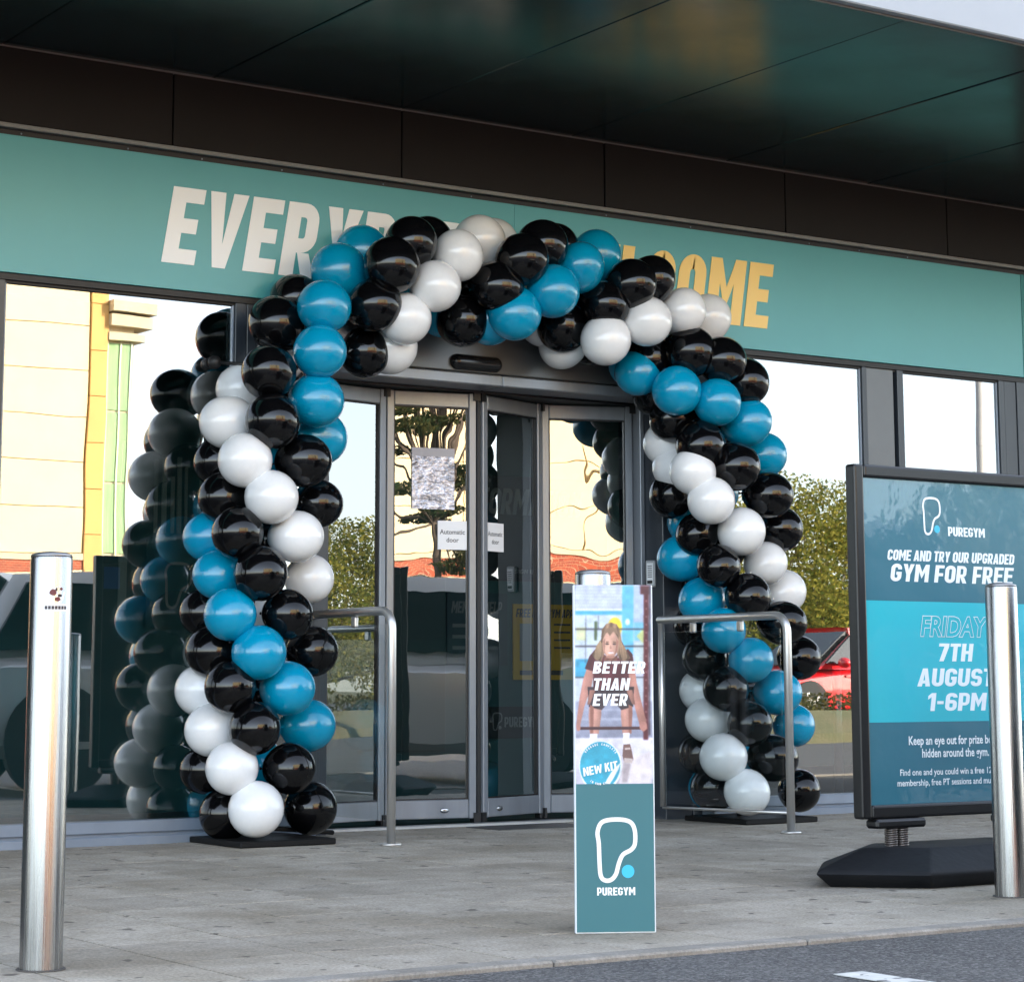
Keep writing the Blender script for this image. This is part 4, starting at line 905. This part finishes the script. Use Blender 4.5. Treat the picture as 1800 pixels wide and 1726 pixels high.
for k in range(5):
    x = 11.3-k*4.2
    MB().box(x-.5, FY+.02, .9, x+.5, FY+.035, 2.5).build('window', mat('far_glass', (.03, .04, .045), .08), blk); MB().box(x-.58, FY+.02, .78, x+.58, FY+.08, .9).build('window_sill', M_stone, blk)
bay = (BX1+.004, BX1+.66)
MB().box(bay[0], -8, 0, bay[1], FY-.1, 8.7).build('bay_wall', M_stone, blk)
MB().box(bay[0]-.0, -8, 8.55, bay[1]+.35, FY+.2, 8.8).build('cornice', M_stone, blk); MB().box(bay[0], -8, 8.25, bay[1]+.2, FY+.1, 8.42).build('cornice', M_stone, blk); MB().box(bay[0], -8, 8.86, bay[1]+.42, FY+.3, 9.1).build('cornice', M_stone, blk)
for a, b_ in ((3.65, 5.15), (5.2, 6.7), (6.75, 8.2)):
    MB().box(bay[0]+.04, FY-.099, a, bay[1]-.06, FY-.07, b_).build('window', M_curt, blk)
for x in (bay[0]+.02, bay[0]+.32, bay[1]-.09): MB().box(x, FY-.068, 3.6, x+.035, FY-.04, 8.22).build('window_bar', M_wf, blk)

def leaves(mb, centre, rad, n, size, rr, shell=.55):
    for _ in range(n):
        while True:
            d = Vector((rr.uniform(-1, 1), rr.uniform(-1, 1), rr.uniform(-1, 1)))
            if shell < d.length < 1: break
        p = Vector(centre)+Vector((d.x*rad[0], d.y*rad[1], d.z*rad[2]))
        u = Vector((rr.uniform(-1, 1), rr.uniform(-1, 1), rr.uniform(-1, 1))).normalized(); v = u.orthogonal().normalized(); s = size*rr.uniform(.6, 1.3)
        mb.face([p+u*s, p+v*s*.5, p-u*s, p-v*s*.5])
def leafmat(name, c1, c2):
    m = mat(name, c1, .8, spec=.12); n, l = m.node_tree.nodes, m.node_tree.links; p = n['Principled BSDF']; g = n.new('ShaderNodeNewGeometry'); r_ = n.new('ShaderNodeMix'); r_.data_type = 'RGBA'
    r_.inputs['A'].default_value = (*c1, 1); r_.inputs['B'].default_value = (*c2, 1); l.new(g.outputs['Random Per Island'], r_.inputs['Factor']); l.new(r_.outputs['Result'], p.inputs['Base Color']); return m
ML1 = leafmat('leaf_hedge', (.13, .16, .022), (.36, .3, .05)); ML2 = leafmat('leaf_conifer', (.022, .04, .016), (.075, .07, .022)); ML3 = leafmat('leaf_far', (.03, .055, .02), (.08, .09, .03))
M_bark = mat('bark', (.09, .065, .045), .9, var=.3, scale=8)
def tree(name, x, y, blobs, n, size, lm, label, group, trunk_h, tr=.16, cat='tree', seed=1):
    rr = random.Random(seed); o = empty(name, (x, y, -.05)); tag(o, label, cat, group)
    mb = MB(); mb.tube([(0, 0, 0), (rr.uniform(-.1, .1), 0, trunk_h*.5), (rr.uniform(-.2, .2), rr.uniform(-.1, .1), trunk_h)], [tr, tr*.75, tr*.35], 9)
    for c, r_ in blobs: mb.tube([(0, 0, trunk_h*.4), (c[0]*.5, c[1]*.5, (trunk_h*.4+c[2])/2), c], [tr*.45, tr*.3, tr*.1], 6)
    mb.build('trunk', M_bark, o)
    mb = MB(); tot = sum(r_[0]*r_[1]*r_[2] for c, r_ in blobs)
    for c, r_ in blobs: leaves(mb, c, r_, max(30, int(n*r_[0]*r_[1]*r_[2]/tot)), size, rr, .35)
    mb.build('crown', lm, o, normals=False)
def rblobs(seed, n, rx, z0, z1, r0, r1):
    q = random.Random(seed); return [((q.uniform(-rx, rx), q.uniform(-rx, rx), q.uniform(z0, z1)), (q.uniform(r0, r1), q.uniform(r0, r1), q.uniform(r0, r1)*.8)) for _ in range(n)]
tree('conifer_tree', 11.8, -29.5, [((q.uniform(-1.3, 1.3), q.uniform(-.8, .8), 3.0+k*.16), (.5, .45, .12)) for q in [random.Random(5)] for k in range(44)], 22000, .045, ML2, 'dark drooping conifer before the cream building, mirrored in the left door', None, 9.5, .09, seed=5)
for i, (x, y, zz, sd) in enumerate(((26.8, -22.6, 4.5, 11), (28.6, -22.2, 4.9, 12), (30.6, -22.0, 4.3, 13), (32.6, -21.4, 5.0, 14), (34.8, -20.6, 4.6, 15), (24.6, -23.6, 3.2, 16))):
    tree('hedge_tree', x, y, rblobs(sd, 24, 1.0, .9, zz-.5, .55, .85), 19000, .044, ML1, ('hedge shrub at the near end of the sunlit row, left of the tall one', 'tall sunlit hedge shrub mirrored in the right window behind the red car', 'lower hedge shrub right of the tall one behind the red car', 'tallest hedge shrub towards the far end of the sunlit row', 'last hedge shrub at the right end of the sunlit row', 'smallest hedge shrub at the left end of the sunlit row')[i], 'hedge shrubs beyond the car park', 2.2, .09, 'shrub', seed=sd)
for i in range(14):
    x = -20+i*13.0; y = -112+abs(i-5)*5.0
    tree('far_tree', x, y, rblobs(30+i, 10, 3.2, 2.6, 6.0, 1.8, 2.9), 1100, .4, ML3, 'distant green tree on the skyline beyond the car park', 'trees on the skyline', 5, .3, seed=60+i)
mb = MB(); q = random.Random(3)
for i in range(40):
    x0, x1 = 12+i*.9, 12.9+i*.9
pts = [(-15.6, -.1), (-15.2, .32), (-14.8, .4), (-13.9, .42), (-13.4, .12), (-13.3, -.1)]
mb = MB(); mb.prism([(a, b_) for a, b_ in pts], 'x', 19.5, 44); mb.build('verge', M_grass, kind='structure')
mb = MB()
for i in range(34): leaves(mb, (20+i*.7, -14.9+q.uniform(-.3, .2), .5), (.5, .4, .12+q.uniform(-.04, .07)), 220, .04, q, .3)
mb.build('verge_shrubs', leafmat('leaf_dry', (.12, .09, .025), (.1, .1, .03)), normals=False, label='low dry shrubs along the verge beyond the car park', kind='stuff')

lp = empty('lamp_post', (23.65, -13.05, -.014)); tag(lp, 'tall slim car park lamp post mirrored in the far right window', 'lamp post')
MB().lathe([(.09, 0), (.09, .9), (.055, .95), (.045, 6.5)], n=14).build('pole', mat('galvanised_steel', (.42, .4, .37), .5, .4), lp); MB().tube([(0, 0, 6.45), (-.3, .1, 6.65), (-.8, .2, 6.7)], .03, 8).build('arm', MATS['galvanised_steel'], lp); MB().box(-1.25, .08, 6.66, -.75, .32, 6.74, b=.02).build('lamp_head', MATS['galvanised_steel'], lp)
